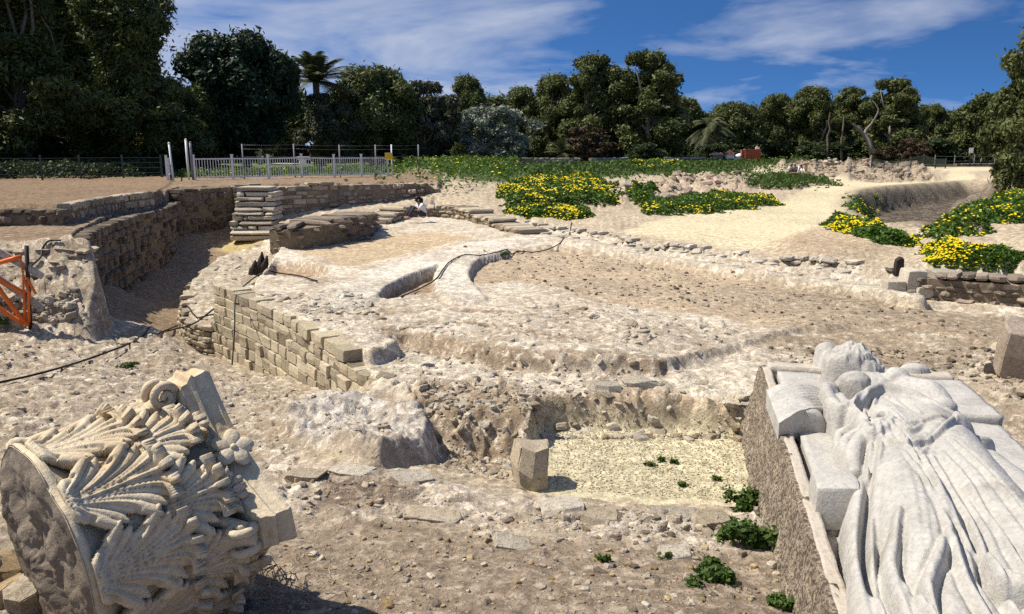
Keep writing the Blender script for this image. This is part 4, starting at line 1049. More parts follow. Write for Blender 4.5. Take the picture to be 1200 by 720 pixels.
# stump of the wing with its ribs and sawn round end
wg = MB(); off_ = np.array(st.location)
def L3(px, py, h): return W3(px, py, h) - off_
NA, NB = 14, 90
def wing_patch(c00, c10, c01, c11):
    """herringbone-ribbed top between four corners, with sides going down to the slab"""
    C4 = [L3(*c) for c in (c00, c10, c01, c11)]; vs = []
    for i in range(NA + 1):
        a = i / NA
        for j in range(NB + 1):
            b = j / NB; q_ = (C4[0] * (1 - a) + C4[1] * a) * (1 - b) + (C4[2] * (1 - a) + C4[3] * a) * b
            vs.append(q_ + np.array([0, 0, .016 * (abs(math.sin(8.5 * math.pi * (b + .10 * a))) ** .7 - .6) * min(1, 6 * a) + .02 * math.sin(math.pi * a)]))
    fs = [(i * (NB + 1) + j, (i + 1) * (NB + 1) + j, (i + 1) * (NB + 1) + j + 1, i * (NB + 1) + j + 1) for i in range(NA) for j in range(NB)]
    ring = [i * (NB + 1) for i in range(NA + 1)] + [NA * (NB + 1) + j for j in range(1, NB + 1)] + [i * (NB + 1) + NB for i in range(NA - 1, -1, -1)] + [j for j in range(NB - 1, 0, -1)]
    n0 = len(vs); cc_ = sum(C4) / 4
    for r_ in ring:
        v_ = vs[r_]; vs.append(np.array([v_[0] * .96 + cc_[0] * .04, v_[1] * .96 + cc_[1] * .04, ZT - .06 - off_[2]]))
    m_ = len(ring)
    for k in range(m_): fs.append((ring[k], n0 + k, n0 + (k + 1) % m_, ring[(k + 1) % m_]))
    wg.add(vs, fs, False)
wing_patch((929, 450, .17), (898, 457, .10), (943, 480, .19), (913, 497, .10))
wing_patch((929, 450, .17), (963, 457, .12), (943, 480, .19), (976, 482, .11))
c1_ = L3(946, 501, .03); c0 = c1_ - sv3 * .34 + np.array([0, 0, .03])
wg.tube([c0, c0 * .3 + c1_ * .7, c1_, c1_ + sv3 * .012], [.14, .15, .15, .125], 30)
wg.build('wing_stump', M_statue, st)
bl_v, bl_f, bl_t = stones(np.array([L3(976, 585, .03)]), su3[None], sv3[None], np.array([[0, 0, 1.]]), np.array([[.155, .17, .17]]), 7, .07, big=True)
bo = link('broken_hand_block', np_mesh('broken_hand_block', bl_v, bl_f, True), st, [M_statue])
sb = bo.modifiers.new('s', 'SUBSURF'); sb.levels = sb.render_levels = 1
# ------------------------------------------------------------------ plants
def mat_leaf(name, ca, cb, trans=.25, flower=None):
    t = NT(name); tint = t.attr('tint')
    col = t.mix('MIX', t.mr(tint, 0, 1, 0, 1), ca, cb)
    if flower: col = t.mix('MIX', t.math('GREATER_THAN', tint, 1.5), col, flower)
    t.L(col, t.b.inputs['Base Color']); t.b.inputs['Roughness'].default_value = .55
    tr = t.n('ShaderNodeBsdfTranslucent'); t.L(col, tr.inputs['Color'])
    mx = t.n('ShaderNodeMixShader'); mx.inputs[0].default_value = trans
    out = t.t.nodes['Material Output']; t.L(t.b.outputs[0], mx.inputs[1]); t.L(tr.outputs[0], mx.inputs[2]); t.L(mx.outputs[0], out.inputs['Surface'])
    return t.m
M_bark = mat_plain('grey_brown_bark', (.16, .125, .09), .9, 0, .5, 9)
M_barkp = mat_plain('pale_bark', (.27, .23, .18), .9, 0, .4, 9)
LM = {
 'pine': mat_leaf('pine_foliage', (.042, .064, .016), (.14, .15, .04), .18),
 'dark': mat_leaf('dark_glossy_foliage', (.014, .032, .015), (.038, .062, .026), .12),
 'mid': mat_leaf('olive_green_foliage', (.05, .070, .02), (.15, .165, .055), .2),
 'grey': mat_leaf('grey_green_foliage', (.05, .058, .033), (.115, .115, .075), .15),
 'silver': mat_leaf('silver_foliage', (.13, .15, .11), (.30, .33, .27), .15),
 'red': mat_leaf('reddish_dry_foliage', (.055, .04, .022), (.11, .075, .04), .15),
 'pink': mat_leaf('pink_blossom_foliage', (.16, .05, .07), (.30, .11, .14), .2),
 'palm': mat_leaf('palm_foliage', (.05, .065, .022), (.12, .13, .06), .15),
 'flower': mat_leaf('flowering_green', (.04, .095, .012), (.11, .18, .03), .25, (.80, .62, .015)),
 'ground': mat_leaf('low_green', (.035, .075, .012), (.085, .135, .028), .25),
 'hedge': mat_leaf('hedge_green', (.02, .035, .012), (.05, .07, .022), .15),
}
def leaf_cloud(clumps, n, size, rg, up=.25, asp=2.0, shell=.55):
    """n small leaf blades spread through ellipsoid clumps [(cx,cy,cz,rx,ry,rz)]"""
    Cm = np.asarray(clumps, float); vol = (Cm[:, 3] * Cm[:, 4] * Cm[:, 5]) ** .72
    idx = rg.choice(len(Cm), n, p=vol / vol.sum())
    d = rg.normal(size=(n, 3)); d /= np.linalg.norm(d, axis=1, keepdims=True)
    r = shell + (1 - shell) * rg.random(n) ** .6; r *= np.where(rg.random(n) < .14, rg.uniform(1.1, 1.6, n), rg.uniform(.82, 1.12, n))
    P = Cm[idx, :3] + d * r[:, None] * Cm[idx, 3:6]
    nrm = d * .8 + rg.normal(size=(n, 3)) * .75; nrm[:, 2] += up; nrm /= np.linalg.norm(nrm, axis=1, keepdims=True)
    t_ = np.cross(nrm, rg.normal(size=(n, 3))); t_ /= np.linalg.norm(t_, axis=1, keepdims=True); b_ = np.cross(nrm, t_)
    s = size * rg.uniform(.6, 1.35, n)[:, None]
    a, b = t_ * s * .5 * math.sqrt(asp), b_ * s * .5 / math.sqrt(asp)
    V = np.stack([P - a, P + b * .9 - a * .1, P + a, P - b * .9 - a * .1], 1).reshape(-1, 3)
    tc = rg.random(len(Cm))
    tint = np.clip(.55 * tc[idx] + .45 * rg.random(n), 0, 1)
    return V, np.arange(4 * n).reshape(n, 4), tint
def limb(mb, a, b, r0, r1, rg, bend=.12, n=7):
    a, b = np.array(a, float), np.array(b, float); L = np.linalg.norm(b - a); pts = []
    off_ = rg.normal(0, bend * L, 3) * [1, 1, .4]
    for q in np.linspace(0, 1, n): pts.append(a * (1 - q) + b * q + off_ * math.sin(q * math.pi) + rg.normal(0, .015 * L, 3) * (0 < q < 1))
    mb.tube(pts, list(np.linspace(r0, r1, n)), 7, False); return pts
PROTO = {}
def tree_proto(key, h, rad, base, kind, leaves, size, style, seed, trunk_r=.22, bark=None, ntr=1):
    rg = np.random.default_rng(seed); clumps = []; mb = MB()
    tops = []
    for q in range(ntr):
        ax_, ay_ = rg.normal(0, rad * .18 * (ntr > 1), 2)
        th = h * rg.uniform(.5, .62)
        pts = limb(mb, (ax_ * .4, ay_ * .4, -.3), (ax_ * 2 + rg.normal(0, .3), ay_ * 2 + rg.normal(0, .3), th), trunk_r / math.sqrt(ntr), trunk_r * .5 / math.sqrt(ntr), rg, .06, 9); tops.append(pts)
    nb = {'round': 95, 'pine': 130, 'loose': 75, 'euc': 95, 'low': 40}[style]
    for k in range(nb):
        f = rg.random()
        an = rg.uniform(0, 2 * math.pi)
        if style == 'round':
            zc = base + (h - base) * (.08 + .84 * f); pr = math.sin(math.pi * (.12 + .80 * f)) ** .6
            rr = rad * pr * rg.uniform(.4, .92); cr = rad * rg.uniform(.15, .27); cz = cr * rg.uniform(.7, .95)
        elif style == 'pine':
            zc = base + (h - base) * (.05 + .92 * f); pr = (1 - .55 * f) * (.75 + .35 * math.sin(f * 9))
            rr = rad * pr * rg.uniform(.35, .9); cr = rad * rg.uniform(.12, .24); cz = cr * rg.uniform(.5, .8)
        elif style == 'euc':
            zc = base + (h - base) * f; pr = (.6 + .4 * math.sin(math.pi * f)) * (1 - .42 * f * f)
            rr = rad * pr * rg.uniform(.25, .95); cr = rad * rg.uniform(.13, .26); cz = cr * rg.uniform(.7, 1.1)
        elif style == 'loose':
            zc = base + (h - base) * (.05 + .9 * f); pr = math.sin(math.pi * (.15 + .75 * f)) ** .7
            rr = rad * pr * rg.uniform(.3, 1.0); cr = rad * rg.uniform(.10, .22); cz = cr * rg.uniform(.6, 1.0)
        else:
            zc = base + (h - base) * f * .8; rr = rad * math.sqrt(rg.random()) * .8; cr = rad * rg.uniform(.22, .36); cz = cr * .8
        c = (rr * math.cos(an), rr * math.sin(an), min(zc, h - cz * .9)); clumps.append((*c, cr, cr * rg.uniform(.85, 1.1), cz))
        if k % 5 == 0:
            tp = tops[k % ntr]; p0 = tp[min(len(tp) - 1, max(3, int(2 + 6 * f)))]
            limb(mb, p0, c, trunk_r * .35 / math.sqrt(ntr), trunk_r * .08, rg, .1, 6)
    V, Fq, tn = leaf_cloud(clumps, leaves, size, rg, .3, 2.2 if kind != 'pine' else 2.6, .2 if style in ('loose', 'pine') else .3)
    cm_ = np_mesh('crown', V, Fq, False, fattr=tn); cm_.materials.append(LM[kind])
    tm_ = mb.mesh('trunk'); tm_.materials.append(bark or M_bark)
    PROTO[key] = (cm_, tm_)
tree_proto('pine_a', 13.5, 5.4, .8, 'pine', 90000, .22, 'pine', 1, .35)
tree_proto('pine_b', 12.5, 5.0, .6, 'pine', 80000, .22, 'pine', 2, .32)
tree_proto('round', 9.0, 4.4, 1.0, 'dark', 60000, .26, 'round', 3, .42, ntr=3)
tree_proto('broad', 8.5, 5.0, .4, 'mid', 50000, .27, 'round', 4, .35, ntr=2)
tree_proto('grey', 8.0, 4.2, .4, 'grey', 34000, .27, 'loose', 5, .3, M_barkp, ntr=2)
tree_proto('silver', 5.2, 3.6, .4, 'silver', 15000, .22, 'loose', 6, .2, ntr=2)
tree_proto('euc_a', 12.0, 4.6, .6, 'mid', 46000, .30, 'euc', 7, .35, M_barkp)
tree_proto('euc_b', 10.5, 4.8, .4, 'mid', 44000, .30, 'euc', 8, .32, M_barkp, ntr=2)
tree_proto('far', 8.5, 5.0, .2, 'mid', 26000, .38, 'euc', 9, .3)
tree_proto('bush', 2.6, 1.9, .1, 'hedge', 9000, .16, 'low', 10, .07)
tree_proto('redbush', 3.2, 1.8, .2, 'red', 6000, .2, 'loose', 11, .07)
tree_proto('pinkbush', 2.4, 1.9, .3, 'pink', 6000, .2, 'low', 12, .07)
def tree(key, px, ytop, y, label, name='tree', cat='tree', sx=1., rz=None, zb=None, group=None, lift=0):
    """put one tree at distance y on the sight line px, tall enough to reach pixel row ytop"""
    p = at_y(px, 200, y); x = p[0]; z = float(hgt(x, y)[0]) if zb is None else zb
    top = at_y(px, ytop, y)[2]; me_c, me_t = PROTO[key]
    if 'h' not in me_c: 
        co_ = np.empty(len(me_c.vertices) * 3, np.float32); me_c.vertices.foreach_get('co', co_); me_c['h'] = float(np.percentile(co_.reshape(-1, 3)[:, 2], 99.7))
    s = (top - z) / me_c['h']
    r = empty(name, (x, y, z), rz if rz is not None else random.uniform(0, 6.28)); r.scale = (s * sx, s * sx, s)
    tag(r, label, cat, group)
    for nm, me in (('trunk', me_t), ('crown', me_c)):
        o = bpy.data.objects.new(nm, me); COLL.objects.link(o); o.parent = r
    return r
TG = 'trees round the ruins'
for a in [
 ('pine_a', 35, -95, 47, 'tall shaggy pine filling the top left corner, leftmost of the trees', 'pine_tree', 'pine tree', 1.0),
 ('pine_b', 165, -22, 52, 'tall shaggy pine right of the corner pine, its crown against the sky', 'pine_tree', 'pine tree', 1.05),
 ('pine_b', 95, -60, 60, 'tall pine standing behind and between the two front pines', 'pine_tree', 'pine tree', 1.1),
 ('pine_a', -60, -90, 55, 'tall pine half outside the left edge of the picture', 'pine_tree', 'pine tree', 1.1),
 ('pine_a', -170, -60, 42, 'tall unseen pine past the left edge, added so its shade falls on the terrace', 'pine_tree', 'pine tree', 1.0),  # this pine and the next two: unseen, added to shade wall and terrace
 ('pine_b', -230, -60, 36, 'unseen pine past the left edge beside the terrace, added for its shade', 'pine_tree', 'pine tree', 1.0),
 ('pine_b', -330, -60, 29, 'unseen pine past the left edge nearest the orange barrier, added for its shade', 'pine_tree', 'pine tree', .9),
 ('round', 288, 42, 63, 'dark dense round-headed tree with thick low trunks between the pines and the tall palm', 'round_tree', 'tree', .92),
 ('broad', 222, 98, 60, 'lower dark bluish tree between the pines and the round-headed tree', 'broad_tree', 'tree', .8),
 ('broad', 436, 80, 78, 'broad dark olive-green tree just right of the tall palm', 'broad_tree', 'tree', .92),
 ('grey', 385, 112, 72, 'grey-green tree in front of the foot of the tall palm', 'grey_tree', 'tree', .9),
 ('grey', 497, 98, 80, 'grey-green loose tree between the broad tree and the silver bush', 'grey_tree', 'tree', .85),
 ('euc_b', 548, 91, 104, 'slim-topped tree rising behind the grey-green tree, left of the silver bush', 'slim_tree', 'tree', .75),
 ('silver', 580, 126, 82, 'silvery pale rounded tree before the darker trees', 'silver_tree', 'tree', 1.25),
 ('euc_b', 612, 104, 112, 'mid-green tree directly behind the silvery tree', 'feathery_tree', 'tree', .95),
 ('euc_b', 650, 90, 108, 'mid-green feathery tree between the silvery tree and the tall pair', 'feathery_tree', 'tree', .9),
 ('euc_a', 692, 67, 103, 'left one of the pair of tall trees at the centre of the tree line', 'tall_tree', 'tree', 1.0),
 ('euc_a', 757, 63, 100, 'right one of the pair of tall trees, the highest crown of the centre', 'tall_tree', 'tree', 1.12),
 ('euc_b', 800, 116, 116, 'low dark tree filling the dip right of the tall pair', 'low_tree', 'tree', .9),
 ('broad', 861, 122, 118, 'rounded green tree right of the drooping palm, behind the red container', 'rounded_tree', 'tree', .9),
 ('euc_b', 905, 112, 122, 'tree with a stepped crown, left end of the right-hand grove', 'grove_tree', 'tree', .9),
 ('euc_b', 945, 103, 120, 'bushy tree second from the left in the right-hand grove', 'grove_tree', 'tree', .95),
 ('euc_a', 990, 104, 123, 'bushy tree third from the left in the right-hand grove', 'grove_tree', 'tree', 1.05),
 ('euc_a', 1040, 94, 112, 'tallest tree of the right-hand grove with a leaning pale trunk', 'grove_tree', 'tree', 1.15),
 ('euc_b', 1086, 124, 128, 'low tree right of the tallest grove tree', 'grove_tree', 'tree', .9),
 ('far', 1112, 131, 135, 'low dark tree behind the far sand patch, left of the white sign', 'far_tree', 'tree', 1.0),
 ('far', 1150, 112, 118, 'tree behind the white sign at the far right', 'far_tree', 'tree', .95),
 ('euc_a', 1203, 24, 43, 'large dark tree at the right edge, nearer than all other trees on that side', 'edge_tree', 'tree', .74),
]:
    tree(a[0], a[1], a[2], a[3], a[4], a[5], a[6], a[7], group=TG)
# a second row behind, seen in the gaps
for k, (px, yt, y) in enumerate([(-120, 60, 80), (10, 60, 85), (70, 90, 78), (150, 60, 90), (245, 110, 95), (330, 95, 95), (400, 110, 105), (470, 105, 110), (525, 112, 120), (580, 112, 130), (630, 110, 135), (720, 92, 130), (780, 112, 135), (830, 130, 140), (885, 128, 140), (925, 118, 140), (970, 118, 142), (1015, 118, 142), (1065, 122, 145), (1100, 135, 150), (1135, 128, 150), (1180, 105, 130), (1260, 90, 100), (1340, 80, 100)]):
    tree('far', px, yt + 3, y, 'dark green tree of the rear row, seen through gaps between the nearer trees', 'rear_tree', 'tree', 1.15, group='rear row of trees')
# dark undergrowth beneath the crowns
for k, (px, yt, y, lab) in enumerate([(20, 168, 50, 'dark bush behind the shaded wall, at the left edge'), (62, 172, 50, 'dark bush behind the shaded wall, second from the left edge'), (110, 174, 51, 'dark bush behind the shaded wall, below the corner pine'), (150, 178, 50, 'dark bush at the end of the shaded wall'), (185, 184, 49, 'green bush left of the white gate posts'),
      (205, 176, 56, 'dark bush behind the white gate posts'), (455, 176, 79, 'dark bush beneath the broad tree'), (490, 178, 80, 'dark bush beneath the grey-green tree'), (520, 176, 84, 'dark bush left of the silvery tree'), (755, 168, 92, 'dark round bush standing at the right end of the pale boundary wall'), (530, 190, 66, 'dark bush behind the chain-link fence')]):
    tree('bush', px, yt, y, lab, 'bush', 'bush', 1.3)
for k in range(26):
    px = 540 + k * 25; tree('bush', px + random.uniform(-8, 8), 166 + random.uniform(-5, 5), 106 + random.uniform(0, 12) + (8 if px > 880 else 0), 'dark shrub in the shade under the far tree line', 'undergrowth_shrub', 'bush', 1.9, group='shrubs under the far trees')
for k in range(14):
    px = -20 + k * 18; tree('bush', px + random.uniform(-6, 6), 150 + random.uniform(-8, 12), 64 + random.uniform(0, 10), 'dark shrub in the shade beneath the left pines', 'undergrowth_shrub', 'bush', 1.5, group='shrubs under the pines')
tree('redbush', 690, 150, 90, 'reddish-brown dry bush before the tall pair of trees', 'dry_bush', 'bush', 1.3)
tree('pinkbush', 345, 171, 95, 'pink flowering bush on the park lawn', 'flowering_bush', 'bush', 1.6)
tree('redbush', 1036, 172, 100, 'brown brush heap before the leaning pale trunk', 'brush_pile', 'brush pile', 1.5)
tree('redbush', 1068, 163, 100, 'taller brown brush heap right of the leaning pale trunk', 'brush_pile', 'brush pile', 1.2)
# leaning pale trunk of the grove
mb = MB(); p = at_y(1020, 189, 108); g0 = float(hgt(p[0], 108)[0]); rg = np.random.default_rng(3)
limb(mb, (p[0], 108, g0 - .3), at_y(1012, 158, 108), .42, .3, rg, .05); limb(mb, at_y(1012, 158, 108), at_y(998, 145, 107), .28, .15, rg); limb(mb, at_y(1012, 160, 108), at_y(1026, 138, 107), .26, .12, rg); limb(mb, at_y(1026, 138, 107), at_y(1022, 118, 107), .12, .06, rg)
tag(mb.build('bare_trunk', M_barkp), 'bare leaning pale trunk with forked limbs at the edge of the grove', 'tree trunk')
for k, (px, yb, yt) in enumerate([(970, 190, 150), (986, 190, 155)]):
    mb = MB(); p = at_y(px, yb, 112); limb(mb, (p[0], 112, float(hgt(p[0], 112)[0]) - .3), at_y(px + 3, yt - 18, 112), .2, .1, rg, .04)
    tag(mb.build('bare_trunk', M_bark), ['pale upright trunk right of the middle of the right-hand grove', 'thin pale trunk just left of the leaning trunk', 'pale trunk at the left end of the right-hand grove'][k], 'tree trunk')
# palms
def palm(name, px, ytop, ybase_y, y, nf, fl, label, trunk_h=None, droop=.9, seed=0):
    rg = np.random.default_rng(seed); p = at_y(px, 200, y); x = p[0]; z = float(hgt(x, y)[0])
    zt = at_y(px, ybase_y, y)[2]
    r = empty(name, (x, y, z)); tag(r, label, 'palm tree')
    if zt - z > .5:
        mb = MB(); mb.tube([(0, 0, -.3), (.05, 0, (zt - z) * .5), (0, .05, zt - z)], [.34, .26, .3], 10); mb.build('trunk', M_bark, r)
    Vs, Fs, T = [], [], []; n0 = 0
    for k in range(nf):
        an = 2.399 * k; el = math.radians(rg.uniform(0, 88)) if droop < 1.2 else math.radians(rg.uniform(-20, 75)); L = fl * rg.uniform(.8, 1.1); d = np.array([math.cos(an), math.sin(an), 0])
        q_ = np.linspace(0, 1, 14); pts = np.array([d * L * (math.cos(el) * q + .12 * q * q) + np.array([0, 0, L * (math.sin(el) * q - droop * .45 * q ** 2.2)]) for q in q_]) + [0, 0, zt - z]
        side = np.cross(d, [0, 0, 1.])
        for i in range(13):
            for sgn in (-1, 1):
                w_ = fl * .21 * math.sin(math.pi * min(1, q_[i] * .85 + .15)) ** .7
                for e in range(2):
                    a = pts[i] * (1 - e * .5) + pts[i + 1] * e * .5; dirv = (pts[i + 1] - pts[i]); dirv /= np.linalg.norm(dirv)
                    tipv = a + side * sgn * w_ * .85 + dirv * w_ * .55 + np.array([0, 0, -w_ * .25 + rg.normal(0, .02)])
                    wd = dirv * fl * .018
                    Vs += [a - wd, a + wd, tipv + wd * .2, tipv - wd * .2]; Fs.append([n0, n0 + 1, n0 + 2, n0 + 3]); n0 += 4; T.append(rg.random())
    link('fronds', np_mesh('fronds', np.array(Vs), Fs, False, fattr=T), r, [LM['palm']])
palm('palm_tree', 375, 60, 96, 72, 54, 4.0, 'tall date palm rising behind the left park, its feathery crown against the sky', seed=1, droop=.9)
palm('palm_tree', 829, 133, 150, 112, 40, 4.2, 'palm with long drooping fronds between the tall pair and the rounded tree', seed=2, droop=1.6)
palm('small_palm', 660, 160, 180, 90, 26, 2.4, 'small stemless palm behind the pale boundary wall', seed=3, droop=.7)
palm('small_palm', 10, 160, 182, 46, 24, 2.2, 'small stemless palm in the shade at the left edge', seed=4, droop=.8)

# low plants: mounds and patches that follow the terrain
def patch(name, polypx, n, size, hgt_, label, kind='flower', flowers=.1, cat='ground cover', seed=0, stuff=True, z=1.5, dome=None, fl_size=1.0, tuft=.5):
    rg = np.random.default_rng(seed)
    P = np.array([on_ground(*q) for q in polypx]); lo, hi = P[:, :2].min(0), P[:, :2].max(0)
    pts = rg.uniform(lo, hi, (n * 5, 2)); sd = poly_sd(pts[:, 0], pts[:, 1], P)
    sd = sd + .35 * (hi - lo).max() * .42 * fbm(pts[:, 0], pts[:, 1], 1.2, 4, .6, seed=seed % 20)
    ok = sd > 0; pts, sd = pts[ok][:n], sd[ok][:n]; n = len(pts)
    g_ = hgt(pts[:, 0], pts[:, 1])
    hh = hgt_ * sstep(0, hgt_ * .9 + .15, sd) * (.55 + .45 * (fbm(pts[:, 0], pts[:, 1], tuft / max(hgt_, .2) * 1.2, 3, .6, seed=3) * 2 + .7)).clip(.2, 1.4)
    zz = g_ + hh * rg.random(n) ** .45
    C = np.c_[pts, zz]
    nrm = rg.normal(size=(n, 3)) * .6; nrm[:, 2] += .75; nrm /= np.linalg.norm(nrm, axis=1, keepdims=True)
    t_ = np.cross(nrm, rg.normal(size=(n, 3))); t_ /= np.linalg.norm(t_, axis=1, keepdims=True); b_ = np.cross(nrm, t_)
    patchy = (fbm(pts[:, 0], pts[:, 1], .9, 3, .6, seed=seed % 13 + 5) + .5)
    isf = (rg.random(n) < flowers * 1.15 * sstep(.46, .66, patchy)) & (zz - g_ > hh * .72)
    s = size * rg.uniform(.6, 1.3, n); s = np.where(isf, size * fl_size * rg.uniform(.5, .85, n), s)[:, None]
    C[isf, 2] += .03
    nrm2 = np.where(isf[:, None], np.array([-.2, -.35, .9]), nrm)
    t2 = np.where(isf[:, None], np.cross(nrm2, [1., .2, 0]), t_); t2 /= np.linalg.norm(t2, axis=1, keepdims=True); b2 = np.cross(nrm2, t2); b2 /= np.linalg.norm(b2, axis=1, keepdims=True)
    asp = np.where(isf, 1., 1.35)[:, None]
    a, b = t2 * s * .5 * asp, b2 * s * .5 / asp
    V = np.stack([C - a, C + b, C + a, C - b], 1).reshape(-1, 3)
    tint = np.where(isf, 2.0, np.clip(.5 * patchy + .5 * rg.random(n), 0, 1))
    c0 = C.mean(0); me = np_mesh(name, V - c0, np.arange(4 * n).reshape(n, 4), False, fattr=tint)
    o = link(name, me, None, [LM[kind]]); o.location = c0
    return tag(o, label, cat, None, 'stuff' if stuff else None)
patch('flowering_shrubs', [(500,206),(505,192),(530,186),(560,187),(585,190),(606,198),(612,215),(600,228),(570,226),(545,222),(520,216)], 26000, .16, 1.0, 'tall thicket of green bushes with yellow flowers left of the mound', flowers=.10, seed=1)
patch('flowering_shrubs', [(582,228),(610,216),(640,210),(690,210),(720,216),(727,230),(712,240),(650,242),(600,240)], 24000, .14, .45, 'broad mat of yellow-flowered plants on the middle of the mound', flowers=.30, seed=2)
patch('flowering_shrubs', [(590,242),(640,244),(690,247),(697,255),(660,259),(610,255),(588,248)], 9000, .12, .3, 'lowest strip of yellow-flowered plants just above the stone curbs', flowers=.26, seed=3)
patch('green_bank', [(560,204),(600,197),(680,195),(760,192),(830,190),(900,186),(920,187),(885,196),(820,203),(760,208),(690,210),(620,212)], 26000, .22, .5, 'green growth along the top of the far bank', 'ground', 0, seed=4)
patch('green_bank', [(820,192),(850,184),(900,183),(925,188),(900,196),(860,200)], 8000, .24, .7, 'green growth on the bank before the red container', 'ground', 0, seed=5)
patch('yellow_bush', [(892,190),(900,182),(915,181),(926,188),(915,192)], 3500, .22, .9, 'bright yellow flowering bush right of the red container', flowers=.5, seed=6)
patch('yellow_bush', [(735,196),(755,190),(790,190),(785,199),(755,202)], 3500, .22, .6, 'yellow flowering bush on the far bank before the boundary wall', flowers=.45, seed=7)
patch('flowering_shrubs', [(745,243),(760,238),(790,234),(830,230),(870,232),(905,234),(914,241),(880,246),(830,250),(780,253),(755,252)], 14000, .13, .35, 'strip of yellow-flowered plants along the near edge of the sandy path', flowers=.24, seed=8)
patch('flowering_shrubs', [(738,228),(755,224),(775,232),(760,240),(742,240)], 2500, .15, .5, 'small green clump at the left end of the strip by the sandy path', flowers=.06, seed=18)
patch('green_mound', [(873,217),(890,210),(915,206),(945,209),(975,217),(940,222),(895,223)], 9000, .16, .5, 'low green mound islanded in the sandy path', 'ground', 0, seed=9)
patch('flowering_shrubs', [(998,245),(1005,237),(1025,235),(1038,242),(1030,250),(1005,250)], 3500, .12, .4, 'small yellow-flowered clump at the left lip of the dark ditch', flowers=.35, seed=10)
patch('flowering_shrubs', [(962,265),(985,258),(1010,262),(1045,276),(1072,281),(1070,290),(1030,288),(995,276)], 9000, .11, .35, 'sloping strip of yellow-flowered plants before the dark ditch', flowers=.30, seed=11)
patch('flowering_shrubs', [(1082,276),(1105,262),(1135,248),(1160,238),(1205,232),(1260,232),(1260,262),(1200,262),(1150,272),(1110,285)], 20000, .12, .55, 'large bank of yellow-flowered plants right of the dark ditch', flowers=.22, seed=12)
patch('flowering_shrubs', [(1078,300),(1085,288),(1110,288),(1145,298),(1200,302),(1280,304),(1280,320),(1200,320),(1140,315),(1090,309)], 16000, .09, .34, 'nearest strip of yellow-flowered plants on top of the brown retaining wall', flowers=.26, seed=13)
patch('green_bank', [(500,196),(540,192),(580,193),(610,198),(560,203),(515,203)], 4000, .2, .4, 'green weeds behind the thicket at the end of the chain-link fence', 'ground', 0, seed=14)
patch('fence_weeds', [(205,209),(300,208),(380,206),(470,203),(470,199),(380,202),(300,204),(205,205)], 9000, .12, .45, 'green weeds and flowers growing along the foot of the white railing', 'flower', .05, seed=15)
patch('hedge_growth', [(-40,211),(100,210),(192,206),(192,201),(100,203),(-40,204)], 15000, .14, .8, 'dark hedge growth before the shaded wall on the left', 'hedge', 0, seed=16)
# weeds near the camera
def weed(px, py, r, h, n, label, seed, size=.035, name='weed'):
    rg = np.random.default_rng(seed); c = on_ground(px, py); 
    cl = [(rg.normal(0, r * .45), rg.normal(0, r * .35), h * rg.uniform(.2, .7), r * .4, r * .4, h * .4) for _ in range(14)]
    V, Fq, tn = leaf_cloud(cl, n, size, rg, .5, 1.7, .2)
    V[:, 2] = np.maximum(V[:, 2], .0)
    o = link(name, np_mesh(name, V, Fq, False, fattr=tn), None, [LM['ground']]); o.location = c
    return tag(o, label, 'weed')
weed(842, 681, .15, .10, 1500, 'bright green weed clump on the bare ground at the foot of the pale slab', 1)
weed(878, 600, .14, .22, 1500, 'green plants growing up against the pitted left side of the statue slab, upper clump', 2)
weed(880, 640, .15, .20, 1600, 'green plants growing up against the pitted left side of the statue slab, lower clump', 3)
weed(910, 712, .07, .08, 400, 'small green tuft beside the slab at the lower edge of the photo', 4)
weed(868, 625, .10, .10, 500, 'low green leaves just left of the plants at the slab', 5)
weed(150, 430, .16, .06, 500, 'low green weeds beside the black cable', 6)
weed(8, 380, .22, .16, 900, 'green weeds below the orange barrier at the left edge', 7)
weed(590, 300, .16, .10, 300, 'small dark tuft on the earth floor beside the thin cable', 8, .04)
weed(460, 262, .18, .1, 300, 'small green tuft by the low curved wall', 9, .05)
for k, (px, py, lab) in enumerate([(762, 546, 'first small sprig from the left on the gravel bed'), (774, 541, 'tiny sprig in the middle of the gravel bed'), (789, 543, 'tiny sprig right of the middle of the gravel bed'), (800, 571, 'taller sprig near the front right of the gravel bed'), (840, 563, 'rightmost tiny sprig on the gravel bed'), (706, 658, 'small weed on the rubble ground before the ridge'), (780, 655, 'small weed on the rubble ground left of the slab')]):
    weed(px, py, .045, .05, 90, lab, 20 + k, .03, 'sprig')
# ------------------------------------------------------------------ fences, signs, people, small things
M_white = mat_plain('white_painted_steel', (.70, .70, .68), .45, 0, .15)
M_galv = mat_plain('galvanised_steel', (.20, .21, .21), .6, .2, .15)
M_darkm = mat_plain('dark_rusty_steel', (.045, .035, .03), .7, .2, .4)
M_wood = mat_plain('weathered_plank', (.33, .30, .27), .85, 0, .45, 14)
M_orange = mat_plain('orange_plastic', (.72, .16, .03), .5, 0, .2)
M_black = mat_plain('black_rubber', (.012, .012, .014), .5)
M_yellow = mat_plain('yellow_sign_paint', (.75, .48, .03), .5, 0, .1)
M_red = mat_plain('red_brown_paint', (.46, .105, .045), .6, 0, .2, 3)
M_skin = mat_plain('skin', (.42, .25, .17), .6, 0, .1)
M_hair = mat_plain('black_hair', (.012, .009, .008), .5)
M_shirtw = mat_plain('white_cloth', (.72, .70, .70), .85, 0, .08)
M_shirtr = mat_plain('dull_red_cloth', (.33, .10, .08), .85, 0, .1)
M_navy = mat_plain('navy_cloth', (.03, .04, .13), .85, 0, .1)
M_trou = mat_plain('dark_trousers', (.05, .05, .06), .9, 0, .1)
M_tan = mat_masonry('tan_stone', (.48, .34, .18), (.55, .42, .25))
M_wire = mat_plain('fence_wire', (.30, .31, .31), .5, .5)

